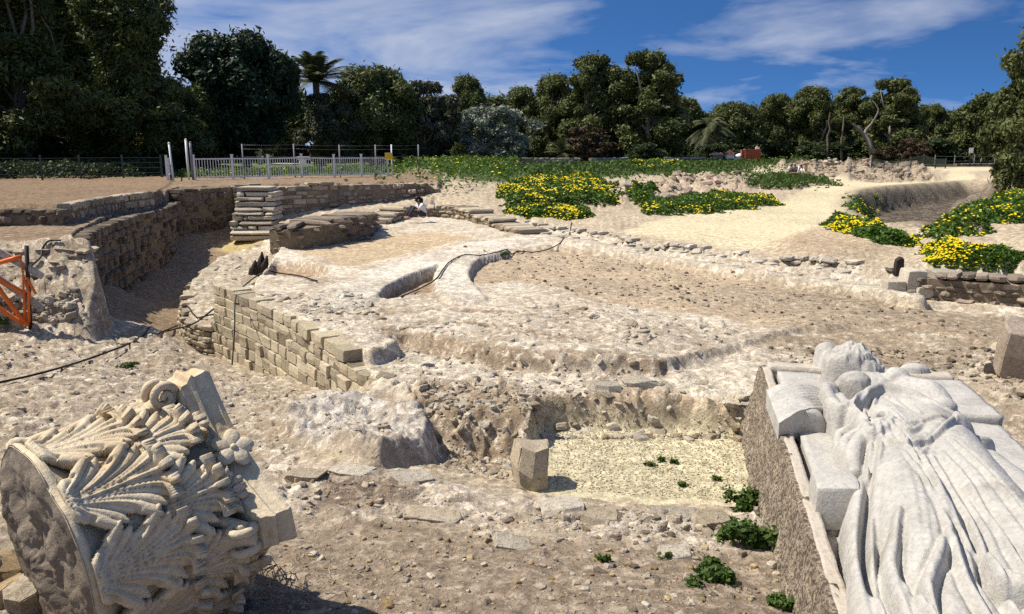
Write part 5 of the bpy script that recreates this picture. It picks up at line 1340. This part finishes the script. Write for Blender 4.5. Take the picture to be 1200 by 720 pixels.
# white railing along the top of the walls, panel by panel
def ground_pt(px, y): p = at_y(px, 205, y); return np.array([p[0], y, float(hgt(p[0], y)[0])])
rail_px = [228, 273, 315, 354, 392, 424, 455]; rail_y = [38.5, 39.4, 40.3, 41.2, 42.2, 43.2, 44.2]
RP = [ground_pt(a, b) for a, b in zip(rail_px, rail_y)]
rl = empty('white_railing', RP[0]); tag(rl, 'white steel railing with thin upright bars along the top of the coursed wall', 'railing')
o_ = RP[0]
for i in range(len(RP) - 1):
    a, b = RP[i] - o_, RP[i + 1] - o_
    mb = MB(); mb.bar(a + [0, 0, 1.02], b + [0, 0, 1.02], .06, .06); mb.bar(a + [0, 0, .12], b + [0, 0, .12], .05, .05)
    nb = 14
    for k in range(1, nb):
        q = a * (1 - k / nb) + b * k / nb; mb.bar(q + [0, 0, .1], q + [0, 0, 1.0], .026, .026)
    mb.build('rail_panel', M_white, rl)
for p in RP:
    mb = MB(); q = p - o_; mb.bar(q + [0, 0, -.2], q + [0, 0, 1.2], .1, .1); mb.box(q + [0, 0, 1.22], (.13, .13, .04)); mb.build('rail_post', M_white, rl)
# the short return of the railing towards the gate
gp = ground_pt(196, 36.5); gr_ = empty('gate_railing', gp); tag(gr_, 'short white railing panel leading back to the tall gate posts', 'railing')
b = ground_pt(219, 37.5) - gp; c2_ = ground_pt(200, 44) - gp
mb = MB()
for h_ in (.15, .95): mb.bar(np.array([0, 0, h_]), c2_ + [0, 0, h_], .05, .05)
for k in range(9): q = c2_ * k / 8; mb.bar(q + [0, 0, .1], q + [0, 0, 1.0], .03, .03)
mb.build('rail_panel', M_white, gr_); mb = MB(); mb.bar((0, 0, -.2), (0, 0, 1.15), .08, .08); mb.build('rail_post', M_white, gr_)
for k, (px, y, hh, lab) in enumerate([(203, 36.6, 1.75, 'leaning white pole at the left end of the railing'), (221, 37.6, 1.9, 'left one of the tall pair of gate posts at the railing'), (226, 37.7, 1.75, 'right one of the tall pair of gate posts at the railing')]):
    p = ground_pt(px, y); mb = MB(); tp = (-.12, .1, hh) if k == 0 else (0, 0, hh)
    mb.tube([(0, 0, -.2), tp], .055 if k else .045, 10); mb.sphere(tp, .06, 8, 6)
    o = mb.build('gate_post', M_white if k < 2 else M_galv); o.location = p; tag(o, lab, 'post')
# chain-link posts and mesh behind
cl_px = [(286, 39.8), (346, 41.2), (399, 42.6), (441, 44), (491, 46)]
CLP = [ground_pt(*q) for q in cl_px]
cf = empty('wire_fence', CLP[0]); tag(cf, 'thin wire fence with galvanised posts taller than the white railing', 'fence')
for i, p in enumerate(CLP):
    q = p - CLP[0]; mb = MB(); mb.tube([q + [0, 0, -.2], q + [0, 0, 1.75]], .04, 8); mb.build('fence_post', M_galv, cf)
    if i:
        q0 = CLP[i - 1] - CLP[0]; mb = MB(); n = 12
        for hz in (.3, .7, 1.1, 1.5, 1.7): mb.tube([q0 + [0, 0, hz], (q0 + q) / 2 + [0, 0, hz - .02], q + [0, 0, hz]], .003, 4)
        mb.build('wire_strands', M_wire, cf)
# sign post with yellow sign
p = ground_pt(458, 43.2); sg = empty('yellow_sign', p); tag(sg, 'small yellow notice board on a pole at the right end of the white railing', 'sign')
mb = MB(); mb.tube([(.08, 0, -.2), (.08, 0, 1.75)], .04, 8); mb.build('pole', M_white, sg)
mb = MB(); mb.box((-.08, -.05, 1.12), (.42, .02, .36)); pn = mb.build('board', M_yellow, sg)
mb = MB(); mb.bar((-.29, -.065, 1.3), (.13, -.065, 1.3), .02); mb.bar((-.29, -.065, .94), (.13, -.065, .94), .02); mb.build('board_edge', M_white, pn)
# little white plate on the railing
p = ground_pt(356, 40.9); mb = MB(); mb.box((0, 0, .8), (.34, .02, .26)); mb.box((.0, -.02, .8), (.02, .02, .2)); o = mb.build('rail_plate', M_white); o.location = p; tag(o, 'small white plate fixed to the middle of the white railing', 'plate')
# rubble heap and picnic things in the park
def table(px, py, y, label, s=1.):
    x = at_y(px, py, y)[0]; z = float(hgt(x, y)[0]); r = empty('picnic_table', (x, y, z), .2); tag(r, label, 'picnic table'); r.scale = (s, s, s)
    mb = MB(); mb.box((0, 0, .75), (1.9, .8, .08)); mb.build('table_top', M_white, r)
    for sy in (-.75, .75):
        mb = MB(); mb.box((0, sy, .45), (1.9, .3, .07)); mb.build('bench', M_white, r)
    for sx in (-.7, .7):
        mb = MB(); mb.bar((sx, -.7, 0), (sx * .9, .25, .72), .1); mb.bar((sx, .7, 0), (sx * .9, -.25, .72), .1); mb.bar((sx, -.75, .4), (sx, .75, .4), .08); mb.build('leg_frame', M_white, r)
table(223, 168, 92, 'white picnic table on the lawn under the left trees')
table(358, 181, 88, 'white picnic table on the lawn behind the white railing')
# pale park path (light strip) and a stone in the park
pk = np.array([(-23, 74), (-21, 74), (-24.5, 92), (-27.5, 92)])
V = np.array([(x, y, float(hgt(x, y)[0]) + .08) for x, y in pk])
tag(link('park_path', np_mesh('park_path', np.vstack([V, V - [0, 0, .3]]), [[0, 1, 2, 3], [4, 7, 6, 5], [0, 4, 5, 1], [1, 5, 6, 2], [2, 6, 7, 3], [3, 7, 4, 0]]), None, [M_pale]), kind='structure')
p = ground_pt(306, 76); mb = MB(); mb.box((0, 0, .8), (.28, .28, 1.7)); mb.box((0, 0, 1.72), (.34, .34, .12)); mb.box((0, 0, .05), (.4, .4, .2)); o = mb.build('stone_pillar', M_pale); o.location = p; tag(o, 'small pale stone pillar beside the park path', 'pillar')

# red container and the white things beside it
def onto(px, py, y): x = at_y(px, py, y)[0]; return np.array([x, y, float(hgt(x, y)[0])])
p = onto(881, 184, 100); p[2] = at_y(881, 184, 100)[2]
rc = empty('red_container', p, -.12); tag(rc, 'rust-red flat-topped container with a small white unit on its roof', 'container')
mb = MB(); mb.box((0, 0, .35), (1.9, 1.3, 1.1))
for k in range(9): mb.box((-.85 + k * .21, -.66, .35), (.06, .04, 1.0))
mb.build('body', M_red, rc); mb = MB(); mb.box((0, 0, .93), (2.0, 1.4, .08)); mb.build('roof', mat_plain('pale_red_roof', (.42, .22, .16), .7), rc)
mb = MB(); mb.box((.65, .1, 1.1), (.45, .4, .28)); mb.box((.6, .1, 1.3), (.14, .14, .15)); mb.build('roof_unit', M_white, rc)
mb = MB(); mb.box((-1.15, .1, .5), (.4, 1.0, .75)); mb.build('end_lean_to', mat_plain('dull_red', (.30, .12, .08), .8), rc)
p = onto(868, 184, 101); p[2] = at_y(868, 186, 101)[2]; mb = MB(); mb.sphere((0, 0, .25), (.75, .5, .42), 18, 10); mb.box((0, 0, .1), (1.4, .9, .35)); o = mb.build('white_sheet', M_white); o.location = p; tag(o, 'low white sheeted heap left of the red container', 'sheeted heap')
p = onto(855, 184, 101); p[2] = at_y(855, 186, 101)[2]; te = empty('small_tent', p); tag(te, 'small white tent with a dark red top among the trees left of the sheeted heap', 'tent')
mb = MB(); mb.add([(-.5, -.4, 0), (.5, -.4, 0), (.5, .4, 0), (-.5, .4, 0), (-.45, -.35, .6), (.45, -.35, .6), (.45, .35, .6), (-.45, .35, .6)], [(0, 1, 5, 4), (1, 2, 6, 5), (2, 3, 7, 6), (3, 0, 4, 7), (4, 5, 6, 7)]); mb.build('tent_wall', M_white, te)
mb = MB(); mb.add([(-.6, -.5, .6), (.6, -.5, .6), (.6, .5, .6), (-.6, .5, .6), (0, 0, 1.1)], [(0, 1, 4), (1, 2, 4), (2, 3, 4), (3, 0, 4), (3, 2, 1, 0)]); mb.build('tent_top', mat_plain('maroon_cloth', (.16, .05, .05), .9), te)
p = onto(840, 184, 102); p[2] = at_y(840, 183, 102)[2]; sr = empty('shed', p); tag(sr, 'low shed with a pale tiled roof at the left of the white tent', 'shed')
mb = MB(); mb.box((0, 0, -.1), (1.3, 1, .5)); mb.build('wall', M_wood, sr); mb = MB(); mb.add([(-.8, -.7, .12), (.8, -.7, .12), (.8, .7, .12), (-.8, .7, .12), (-.6, 0, .42), (.7, 0, .42)], [(0, 1, 5, 4), (1, 2, 5), (2, 3, 4, 5), (3, 0, 4), (3, 2, 1, 0)]); mb.build('roof', mat_plain('faded_tile', (.40, .24, .17), .9), sr)

# white board on a pole by the far sand
p = onto(1136, 192, 96); sb_ = empty('white_board_sign', p); tag(sb_, 'blank white square sign on a dark pole beyond the far sand patch', 'sign')
zt_ = at_y(1136, 173, 96)[2] - p[2]; mb = MB(); mb.tube([(.05, 0, -.2), (.05, 0, zt_)], .05, 8); mb.build('pole', M_darkm, sb_)
mb = MB(); mb.box((0, -.07, zt_ - .35), (.52, .03, .62)); bd = mb.build('board', M_white, sb_); mb = MB(); mb.box((0, -.03, zt_ - .35), (.56, .03, .66)); mb.build('board_back', M_darkm, bd)
p = onto(1186, 187, 95); mb = MB(); mb.tube([(0, 0, -.1), (0, 0, 1.0)], .05, 8); mb.box((0, -.05, 1.05), (.22, .08, .2)); o = mb.build('marker_post', M_galv); o.location = p; tag(o, 'short marker post in the shade right of the white sign', 'post')
# wire fences by the bank on the right
def simple_fence(pxs, y, hh, label, m, dense=0, name='park_fence', rails=(.3, .9)):
    P = [onto(px, 195, y + (i * .3)) for i, px in enumerate(pxs)]; r = empty(name, P[0]); tag(r, label, 'fence')
    for i, p in enumerate(P):
        q = p - P[0]; mb = MB(); mb.bar(q + [0, 0, -.2], q + [0, 0, hh], .09, .09); mb.build('fence_post', m, r)
        if i:
            q0 = P[i - 1] - P[0]; mb = MB()
            for hz in rails: mb.bar(q0 + [0, 0, hz], q + [0, 0, hz], .05, .05)
            for k in range(1, dense): e = q0 * (1 - k / dense) + q * k / dense; mb.bar(e + [0, 0, .1], e + [0, 0, hh - .05], .035, .035)
            mb.build('fence_panel', m, r)
    return r
M_dgreen = mat_plain('dark_green_paint', (.055, .075, .06), .6)
simple_fence([1021, 1036, 1052, 1067, 1082, 1096, 1108], 88, 1.15, 'dark green railing with close bars on top of the rubble bank', M_dgreen, 12, 'green_railing')
simple_fence([1095, 1118, 1141, 1165, 1190], 101, 1.3, 'thin post-and-rail fence beyond the far sand patch', M_wood, 0, 'rail_fence', (.5, 1.1))
# long low stone kerb behind the far sand
kp = [onto(1121, 191, 98), onto(1166, 191, 98)]
masonry('low_kerb', smooth_line(np.array(kp), 20), kp[0][2] + .3, 'low pale kerb under the white sign beyond the far sand patch', [M_grey, M_mortar], side=1, off=.1, L=(.5, .9), Hc=(.2, .3), depth=.4, gap=.02)

# ------------------------------------------------------------------ people
def skin_body(name, joints, edges, radii, mat, parent, loc=(0, 0, 0)):
    me = bpy.data.meshes.new(name); me.from_pydata(joints, edges, []); o = bpy.data.objects.new(name, me); COLL.objects.link(o)
    md = o.modifiers.new('skin', 'SKIN'); md.use_smooth_shade = True
    for v, r in zip(me.skin_vertices[0].data, radii): v.radius = (r, r)
    me.skin_vertices[0].data[0].use_root = True
    sb2 = o.modifiers.new('sub', 'SUBSURF'); sb2.levels = sb2.render_levels = 1
    me.materials.append(mat); o.parent = parent; return o
def seated_person(px, py, y, face, label, shirt, trou, hair_len=.1, bow=.15, z=None, s=1.):
    p = onto(px, py, y); 
    if z is not None: p[2] = z
    r = empty('person', p, face); r.scale = (s, s, s); tag(r, label, 'person')
    # sits on the ground facing local -y, knees drawn up
    J = [(0, 0, .12), (0, -.02, .30), (0, -.06, .46), (0, -.10, .54), (0, -.14, .60), (0, -.20, .70),
         (.10, -.02, .12), (.13, -.40, .42), (.12, -.62, .06), (.12, -.74, .04), (-.10, -.02, .12), (-.13, -.38, .44), (-.12, -.60, .06), (-.12, -.72, .04),
         (.19, -.08, .50), (.25, -.22, .32), (.16, -.40, .38), (.12, -.46, .36), (-.19, -.08, .50), (-.25, -.22, .32), (-.16, -.40, .38), (-.12, -.46, .36)]
    E = [(0, 1), (1, 2), (2, 3), (3, 4), (4, 5), (0, 6), (6, 7), (7, 8), (8, 9), (0, 10), (10, 11), (11, 12), (12, 13), (3, 14), (14, 15), (15, 16), (16, 17), (3, 18), (18, 19), (19, 20), (20, 21)]
    Rr = [.15, .14, .15, .12, .06, .10, .10, .075, .05, .04, .10, .075, .05, .04, .065, .048, .036, .03, .065, .048, .036, .03]
    skin_body('body', J, E, Rr, M_skin, r)
    mb = MB(); mb.tube([(0, 0, .06), (0, -.02, .28), (0, -.05, .44), (0, -.095, .555), (0, -.12, .585)], [.185, .175, .185, .135, .075], 14)
    for sx in (-1, 1): mb.tube([(sx * .12, -.07, .52), (sx * .2, -.09, .5), (sx * .245, -.2, .36)], [.09, .085, .068], 10)
    mb.build('shirt', shirt, r)
    mb = MB()
    for sx in (-1, 1): mb.tube([(sx * .06, .05, .13), (sx * .11, -.1, .19), (sx * .135, -.40, .425), (sx * .125, -.60, .10)], [.13, .125, .09, .07], 10)
    mb.build('trousers', trou, r)
    mb = MB(); hc = (0, -.19, .715); mb.sphere((0, -.175, .735), (.108, .125, .125), 14, 10)
    mb.tube([(0, -.10, .75), (0, -.06, .70), (0, -.05, .70 - hair_len)], [.09, .10, .05], 10); mb.build('hair', M_hair, r)
    mb = MB(); mb.sphere((0, -.305, .69), (.018, .022, .022), 8, 6)
    for sx in (-1, 1): mb.sphere((sx * .04, -.285, .71), (.014, .01, .01), 6, 5); mb.sphere((sx * .105, -.19, .70), (.02, .03, .035), 8, 6)
    mb.sphere((0, -.29, .655), (.03, .012, .008), 8, 5); mb.build('face_features', M_skin, r)
    return r
p = at_y(493, 244, 29.8)
seated_person(495, 245, 29.6, R(-62), 'person in white shirt with long dark hair, bowed, behind the low curved wall', M_shirtw, M_trou, .34, z=at_y(494, 229.5, 29.6)[2] - .86)
yb_ = 82.5
seated_person(926, 206, yb_, .1, 'person in white shirt sitting below the far bank, leftmost of three', M_shirtw, M_trou, .08, s=1.1)
seated_person(930.5, 206, yb_ + .5, -.2, 'person in a dull red shirt sitting between the white-shirted and the navy figure', M_shirtr, M_trou, .08, s=1.05)
seated_person(937, 206, yb_, .25, 'person in navy top with a white towel, sitting beside the tan standing stone', M_navy, M_shirtw, .08, s=1.1)
# towel of the right person = a thing carried
hp = onto(937, 206, yb_); mb = MB()
mb.tube(smooth_line(np.array([(-.26, -.2, .25), (-.2, -.08, .58), (0, .06, .66), (.2, -.08, .58), (.28, -.25, .2)]), 16), [.05] + [.075] * 14 + [.05], 8)
o = mb.build('towel', M_shirtw); o.location = hp; o.rotation_euler = (0, 0, .25); o.scale = (1.1,) * 3; tag(o, 'white towel lying round the shoulders of the navy-clad person', 'towel')
p = onto(943, 206, 82.2); v, f, tn = stones(np.array([[0, 0, .55], [.02, 0, 1.05], [.1, -.1, .1]]), np.tile([1, 0, 0.], (3, 1)), np.tile([0, 1, 0.], (3, 1)), np.tile([0, 0, 1.], (3, 1)), np.array([[.22, .2, .55], [.3, .25, .12], [.4, .3, .14]]), 5, .09, big=True)
o = link('standing_stone', np_mesh('standing_stone', v, f, True, fattr=tn), None, [M_tan]); o.location = p; tag(o, 'tan standing stone at the foot of the far bank, right of the seated people', 'standing stone')

# ------------------------------------------------------------------ near things
# orange barrier at the left edge
B0 = on_ground(34, 384)
ob = empty('orange_barrier', B0); tag(ob, 'broken barrier of grey planks and orange netting on a dark post at the left edge', 'barrier')
yB = B0[1]
def bp(px, py, dy=0): return at_y(px, py, yB + dy) - B0
mb = MB(); mb.tube([bp(36, 392), bp(31, 288)], .035, 8); mb.build('post', M_darkm, ob)
for a, b, w_ in (((-60, 262), (50, 324), .12), ((-60, 285), (50, 362), .12), ((-60, 330), (40, 392), .1)):
    mb = MB(); mb.bar(bp(*a), bp(*b), .04, w_); mb.build('plank', M_wood, ob)
for a, b, w_ in (((-60, 322), (24, 301), .075), ((-40, 300), (30, 345), .07), ((-20, 310), (33, 382), .075), ((-20, 345), (28, 380), .07), ((24, 302), (34, 345), .03), ((27, 318), (31, 372), .03)):
    A3, B3 = bp(*a, -.05), bp(*b, -.06); m3 = (A3 + B3) / 2 + [0, -.03, -.02]
    mb = MB(); mb.tube(smooth_line(np.array([A3, m3, B3]), 8), w_ * .55, 7); mb.build('netting_roll', M_orange, ob)
mb = MB()
for a, b in (((31, 325), (42, 345)), ((29, 328), (36, 350)), ((33, 330), (34, 378)), ((28, 340), (29, 372))): mb.tube([bp(*a, -.08), bp(*b, -.08)], .022, 6)
mb.build('netting_knot', M_orange, ob)
mb = MB(); A3, B3 = at_y(-10, 325, yB + .7) - B0, at_y(66, 390, yB + .5) - B0; mb.bar(A3, B3, .05, .1); mb.build('plank', M_darkm, ob)

# cables
def cable(pxs, r, label, lift=.02, raw=None):
    P = np.array([on_ground(*q[:2], lift=(q[2] if len(q) > 2 else lift)) for q in pxs]) if raw is None else raw
    L_ = smooth_line(P, 70); 
    if raw is None: L_[:, 2] = np.maximum(L_[:, 2], hgt(L_[:, 0], L_[:, 1]) + r * .6)
    c0 = L_.mean(0); mb = MB(); mb.tube(L_ - c0, r, 7); o = mb.build('cable', M_black); o.location = c0
    return tag(o, label, 'cable')
cb1 = [on_ground(*q, lift=.05) for q in ((-40, 460), (0, 453), (50, 441), (100, 426), (150, 408), (196, 391))]
cb2 = [at_y(226, 380, 14.9), at_y(252, 361, 15.4), at_y(280, 340, 16.0)]
cb3 = [on_ground(*q, lift=.04) for q in ((302, 325), (316, 321), (332, 323), (352, 326), (372, 332))]
cbp = smooth_line(np.array(cb1 + cb2 + cb3), 120); cbp[:, 2] = np.maximum(cbp[:, 2], hgt(cbp[:, 0], cbp[:, 1]) + .015)
cable(None, .017, 'thick black cable running across the left foreground and up over the ashlar wall', raw=cbp)
cable([(186, 394), (210, 384), (235, 376), (252, 371)], .016, 'thin black cable end lying beside the thick black one', .05)
cable([(670, 262), (667, 276), (655, 287), (638, 295), (600, 300), (560, 301), (545, 300), (528, 308), (519, 318), (510, 330), (490, 341), (470, 350)], .015, 'thin dark cable curving from the flowers across the earth floor into the sunken bed', .03)
hw = np.array([at_z(277, 346, 1.22), at_z(277, 352, 1.2) + [0, -.1, -.1], at_z(275, 385, .75), at_z(272, 428, .18)]); cable(None, .012, 'thin wire hanging straight down the face of the ashlar wall', raw=hw)
cable([(35, 318), (48, 306), (50, 296), (58, 288), (72, 288)], .018, 'short black hose on the ragged wall end above the orange barrier', .06)

# dark charred stump on the stage
sp_ = on_ground(305, 323); mb = MB(); rg = np.random.default_rng(4)
for k in range(9):
    dx = -.28 + .075 * k; hh = [.34, .5, .42, .62, .78, .55, .66, .38, .3][k]
    hh *= .75; dx *= .8
    mb.tube([(dx, rg.normal(0, .05), -.1), (dx + .04, rg.normal(0, .04), hh * .6), (dx + .08 + rg.normal(0, .02), rg.normal(0, .04), hh)], [.09, .08, .02], 7)
o = mb.build('charred_stump', mat_plain('charred_wood', (.035, .028, .024), .9, 0, .6, 20)); o.location = sp_; tag(o, 'dark splintered stump standing on the stage behind the ashlar wall', 'stump')

# individual stones with a character of their own
def stone(px, py, half, label, m, rz=0, p=7, rough=.06, lift=.6, name='stone_block', tilt=0, grp=None, cat='stone block'):
    c = on_ground(px, py); v, f, tn = stones(np.zeros((1, 3)), np.array([[1, 0, 0.]]), np.array([[0, 1, 0.]]), np.array([[0, 0, 1.]]), np.array([half]), p, rough, big=True)
    o = link(name, np_mesh(name, v, f, False, fattr=tn), None, [m]); o.location = c + [0, 0, half[2] * lift]; o.rotation_euler = (tilt, tilt * .5, rz)
    return tag(o, label, cat, grp)
stone(621, 566, (.17, .2, .27), 'upright tan block standing at the left end of the gravel bed', M_rubble, .1, 4, .16, .7)
stone(168, 315, (.19, .16, .17), 'small squared block alone on the passage floor', M_rubble, .3, 9, .04, .9)
stone(1216, 440, (.46, .3, .36), 'leaning grey-brown slab at the right edge beside its black hollow', M_grey, -.5, 8, .05, .75, tilt=.25)
stone(1166, 437, (.13, .10, .08), 'dark small stone at the foot of the leaning slab', M_darkm, .4, 4, .1, .5)
stone(706, 456, (.2, .13, .09), 'rounded pale boulder on the lower terrace edge', M_pale, .2, 4.5, .2, .0, 'boulder', cat='boulder')
stone(753, 452, (.22, .15, .08), 'broad pale boulder right of the rounded one on the terrace edge', M_pale, .5, 4.5, .2, .0, 'boulder', cat='boulder')
stone(1052, 322, (.1, .1, .22), 'black narrow stone in the gap at the end of the brown retaining wall', M_darkm, 0, 4, .1, .6)
stone(545, 290, (.05, .05, .04), 'tiny dark stone on the pale curved crown', M_grey, 0, 4, .1, .4)
for k, (px, py, hs_, lab) in enumerate([(414, 553, (.22, .14, .05), 'flat yellowish slab on the near ridge left of the outcrop foot'), (360, 557, (.18, .12, .05), 'flat stone at the left of the near ridge'), (478, 560, (.2, .15, .06), 'flat slab on the near ridge below the outcrop'), (505, 606, (.24, .12, .07), 'tilted slab with a dark gap beneath it on the front of the near ridge'),
        (655, 595, (.2, .14, .07), 'pale flat stone on the ridge left of the gravel bed'), (700, 605, (.22, .13, .06), 'pale flat stone on the ridge before the middle of the gravel bed'), (790, 605, (.24, .14, .06), 'long pale stone on the ridge before the gravel bed'), (835, 610, (.16, .12, .06), 'pale stone at the right end of the ridge'), (600, 640, (.15, .1, .06), 'half-buried stone below the middle of the ridge'), (640, 632, (.14, .09, .05), 'half-buried stone below the ridge, right of the other'), (790, 650, (.13, .1, .05), 'half-buried tan stone below the right of the ridge')]):
    stone(px, py, hs_, lab, [M_pale, M_rubble][k % 2], random.uniform(-.5, .5), 5, .15, -.3, 'flat_stone', random.uniform(-.1, .1), 'flat stones on the near ridge', 'stone')
# rubble heap behind the capital
rg = np.random.default_rng(8)
HS = [(8, 668, .10), (25, 660, .12), (45, 672, .10), (18, 688, .13), (40, 694, .11), (60, 690, .10), (10, 708, .12), (33, 714, .13), (57, 712, .11), (80, 716, .1), (-15, 690, .14), (50, 655, .08)]
for k, (px, py, r_) in enumerate(HS):
    stone(px, py, (r_ * rg.uniform(.8, 1.2), r_ * rg.uniform(.7, 1.0), r_ * rg.uniform(.6, .9)), 'lumpy tan rubble stone heaped against the broken underside of the capital', [M_tan, M_rubble, M_brown][k % 3], rg.uniform(0, 3), 3.2, .15, .7, 'rubble_stone', rg.uniform(-.4, .4), 'rubble heap by the capital', 'stone')
# dry twigs in the hollow beside the capital
tw = MB(); tc_ = on_ground(322, 694)
for k in range(70):
    a = rg.normal(0, .14, 3) * [1, .8, .3] + [0, 0, .07]; d = rg.normal(size=3) * [1, 1, .5]; d /= np.linalg.norm(d); L = rg.uniform(.06, .2)
    tw.tube([a - d * L / 2, a + rg.normal(0, .012, 3), a + d * L / 2], [.004, .0035, .002], 4, False)
o = tw.build('dry_twigs', mat_plain('dry_twig', (.30, .23, .16), .9, 0, .4)); o.location = tc_; tag(o, 'tangle of dry twigs in the shade at the right of the capital', 'twigs')

# loose rubble and gravel
def scatter(name, polys, n, smin, smax, mats, label, seed, flat=.6, pw=2.2, sink=.25):
    rg = np.random.default_rng(seed); Cs, Sz = [], []
    for poly, frac in polys:
        P = np.array([at_z(*q) for q in poly])[:, :2]; lo, hi = P.min(0), P.max(0); m = int(n * frac)
        pts = rg.uniform(lo, hi, (m * 4, 2)); ok = poly_sd(pts[:, 0], pts[:, 1], P) > 0
        ok &= (fbm(pts[:, 0], pts[:, 1], 1.1, 3, .6, seed=seed) + .5) > rg.random(len(pts)) * .9
        pts = pts[ok][:m]; Cs.append(pts)
    pts = np.vstack(Cs); k = len(pts); s = smin * (smax / smin) ** (rg.random(k) ** pw)
    half = np.stack([s * rg.uniform(.8, 1.4, k), s * rg.uniform(.6, 1.0, k), s * rg.uniform(.4, .8, k) * flat / .6], 1) * .5
    an = rg.uniform(0, 6.28, k); z0 = np.zeros(k)
    ti = rg.normal(0, .25, (k, 2))
    U = np.stack([ti[:, 0], ti[:, 1], np.ones(k)], 1); U /= np.linalg.norm(U, axis=1, keepdims=True)
    T = np.stack([np.cos(an), np.sin(an), z0], 1); T -= U * (T * U).sum(1, keepdims=True); T /= np.linalg.norm(T, axis=1, keepdims=True); Nn = np.cross(U, T)
    C = np.c_[pts, hgt(pts[:, 0], pts[:, 1]) + half[:, 2] * (1 - 2 * sink)]
    V, Fq, tint = stones(C, T, Nn, U, half, 3.4, .17)
    fm = rg.integers(0, len(mats), k).repeat(len(RB_F))
    o = link(name, np_mesh(name, V, Fq, False, fattr=tint, fmat=fm), None, mats)
    return tag(o, label, 'rubble', None, 'stuff')
NEAR = [(-100, 800, 1.2), (1000, 800, 1.2), (930, 690, 1), (870, 615, .9), (640, 600, .88), (480, 575, .85), (330, 560, .8), (300, 640, 1), (-100, 700, 1.2)]
scatter('loose_rubble', [(NEAR, 1.0)], 2600, .010, .07, [M_rubble, M_tan, M_grey, M_pale], 'loose small stones strewn over the bare foreground ground', 51, pw=3.4, sink=.4)
scatter('loose_rubble', [([(-200, 520, .8), (-200, 400, .8), (190, 386, .42), (240, 416, .1), (420, 470, .7), (480, 530, .8), (300, 560, .8)], .55), ([(500, 480, .6), (640, 490, .6), (640, 570, .6), (540, 560, .6)], .25), ([(620, 575, .86), (905, 595, .9), (905, 630, .9), (620, 605, .9)], .2)], 2000, .02, .11, [M_rubble, M_pale, M_rubble], 'loose stones on the rubble bank between the capital and the ashlar wall', 52, pw=3, sink=.4)
scatter('gravel', [([(645, 508, .45), (870, 520, .45), (870, 600, .45), (640, 588, .45)], 1.0)], 5200, .008, .024, [mat_masonry('pale_yellow_gravel', (.62, .55, .36), (.66, .60, .44), tintvar=.3)], 'pale yellow gravel filling the sunken bed', 53, pw=1.5)
scatter('loose_rubble', [([(560, 300, 1.05), (700, 300, 1.05), (1050, 355, 1.05), (1200, 400, 1.05), (900, 378, 1.05), (690, 350, 1.05), (570, 335, 1.05)], .6), ([(900, 400, 1.1), (1200, 400, 1.1), (1200, 480, 1.0), (1130, 450, 1.0), (900, 440, 1.)], .4)], 1500, .02, .09, [M_grey, M_brown, M_rubble], 'scattered dark little stones on the earth floor', 54, pw=2.5)
scatter('loose_rubble', [([(690, 240, 1.5), (760, 215, 2), (880, 206, 1.8), (900, 212, 1.4), (860, 228, 1.5), (760, 240, 1.5)], .5), ([(925, 205, 1.4), (1092, 210, 1.6), (1092, 196, 2.3), (960, 190, 2.4)], .5)], 900, .15, .7, [M_pink, M_grey, M_rubble], 'rough stones breaking out of the far banks along the sandy path', 55, pw=1.8)

scatter('loose_rubble', [([(-120, 300, 2.0), (74, 300, 2.0), (100, 384, .6), (-120, 392, .6)], 1.0)], 500, .03, .2, [M_rubble, M_pale], 'broken stones on the sloping wall end behind the orange barrier', 57, pw=2.5, sink=.35)

scatter('loose_rubble', [([(495, 462, .9), (600, 484, .9), (700, 480, .9), (880, 476, .9), (900, 515, .6), (640, 508, .6), (500, 510, .6)], 1.0)], 700, .03, .16, [M_rubble, M_pale, M_mortar], 'broken stones bedded in the rough face above the gravel bed', 58, pw=2.2, sink=.5)

scatter('bedded_stones', [([(455, 382, 1.15), (700, 352, 1.12), (880, 380, 1.1), (800, 420, 1.1), (560, 408, 1.1)], .35), ([(445, 445, 1.0), (470, 405, 1.0), (620, 428, 1.0), (800, 432, 1.0), (880, 468, 1.0), (600, 476, .95), (500, 455, .95)], .3), ([(230, 325, 1.1), (270, 295, 1.1), (300, 290, 1.1), (300, 345, 1.17), (255, 330, 1.1)], .1), ([(300, 345, 1.17), (420, 345, 1.17), (460, 380, 1.15), (420, 400, 1.1), (360, 375, 1.17)], .25)], 1500, .03, .2, [M_pale, M_rubble, M_pale], 'pale stones bedded flush in the worn floor of the stage', 61, pw=2.4, sink=.72, flat=.5)
dr = [at_z(-30, 212, 2.5), at_z(50, 211.5, 2.5), at_z(95, 210.5, 2.5), at_z(145, 209.5, 2.5), at_z(190, 208.5, 2.5)]
fr_ = empty('dark_railing', dr[0]); tag(fr_, 'dark metal railing in the shade before the hedge at the far left', 'railing')
for i, p in enumerate(dr):
    q = np.array([p[0], p[1], float(hgt(p[0], p[1])[0])]) - dr[0]; mb = MB(); mb.bar(q + [0, 0, -.2], q + [0, 0, 1.15], .07, .07); mb.build('rail_post', M_dgreen, fr_)
    if i:
        mb = MB()
        for hz in (.25, .5, .75, 1.0): mb.bar(qp + [0, 0, hz], q + [0, 0, hz], .03, .03)
        mb.build('rail_panel', M_dgreen, fr_)
    qp = q
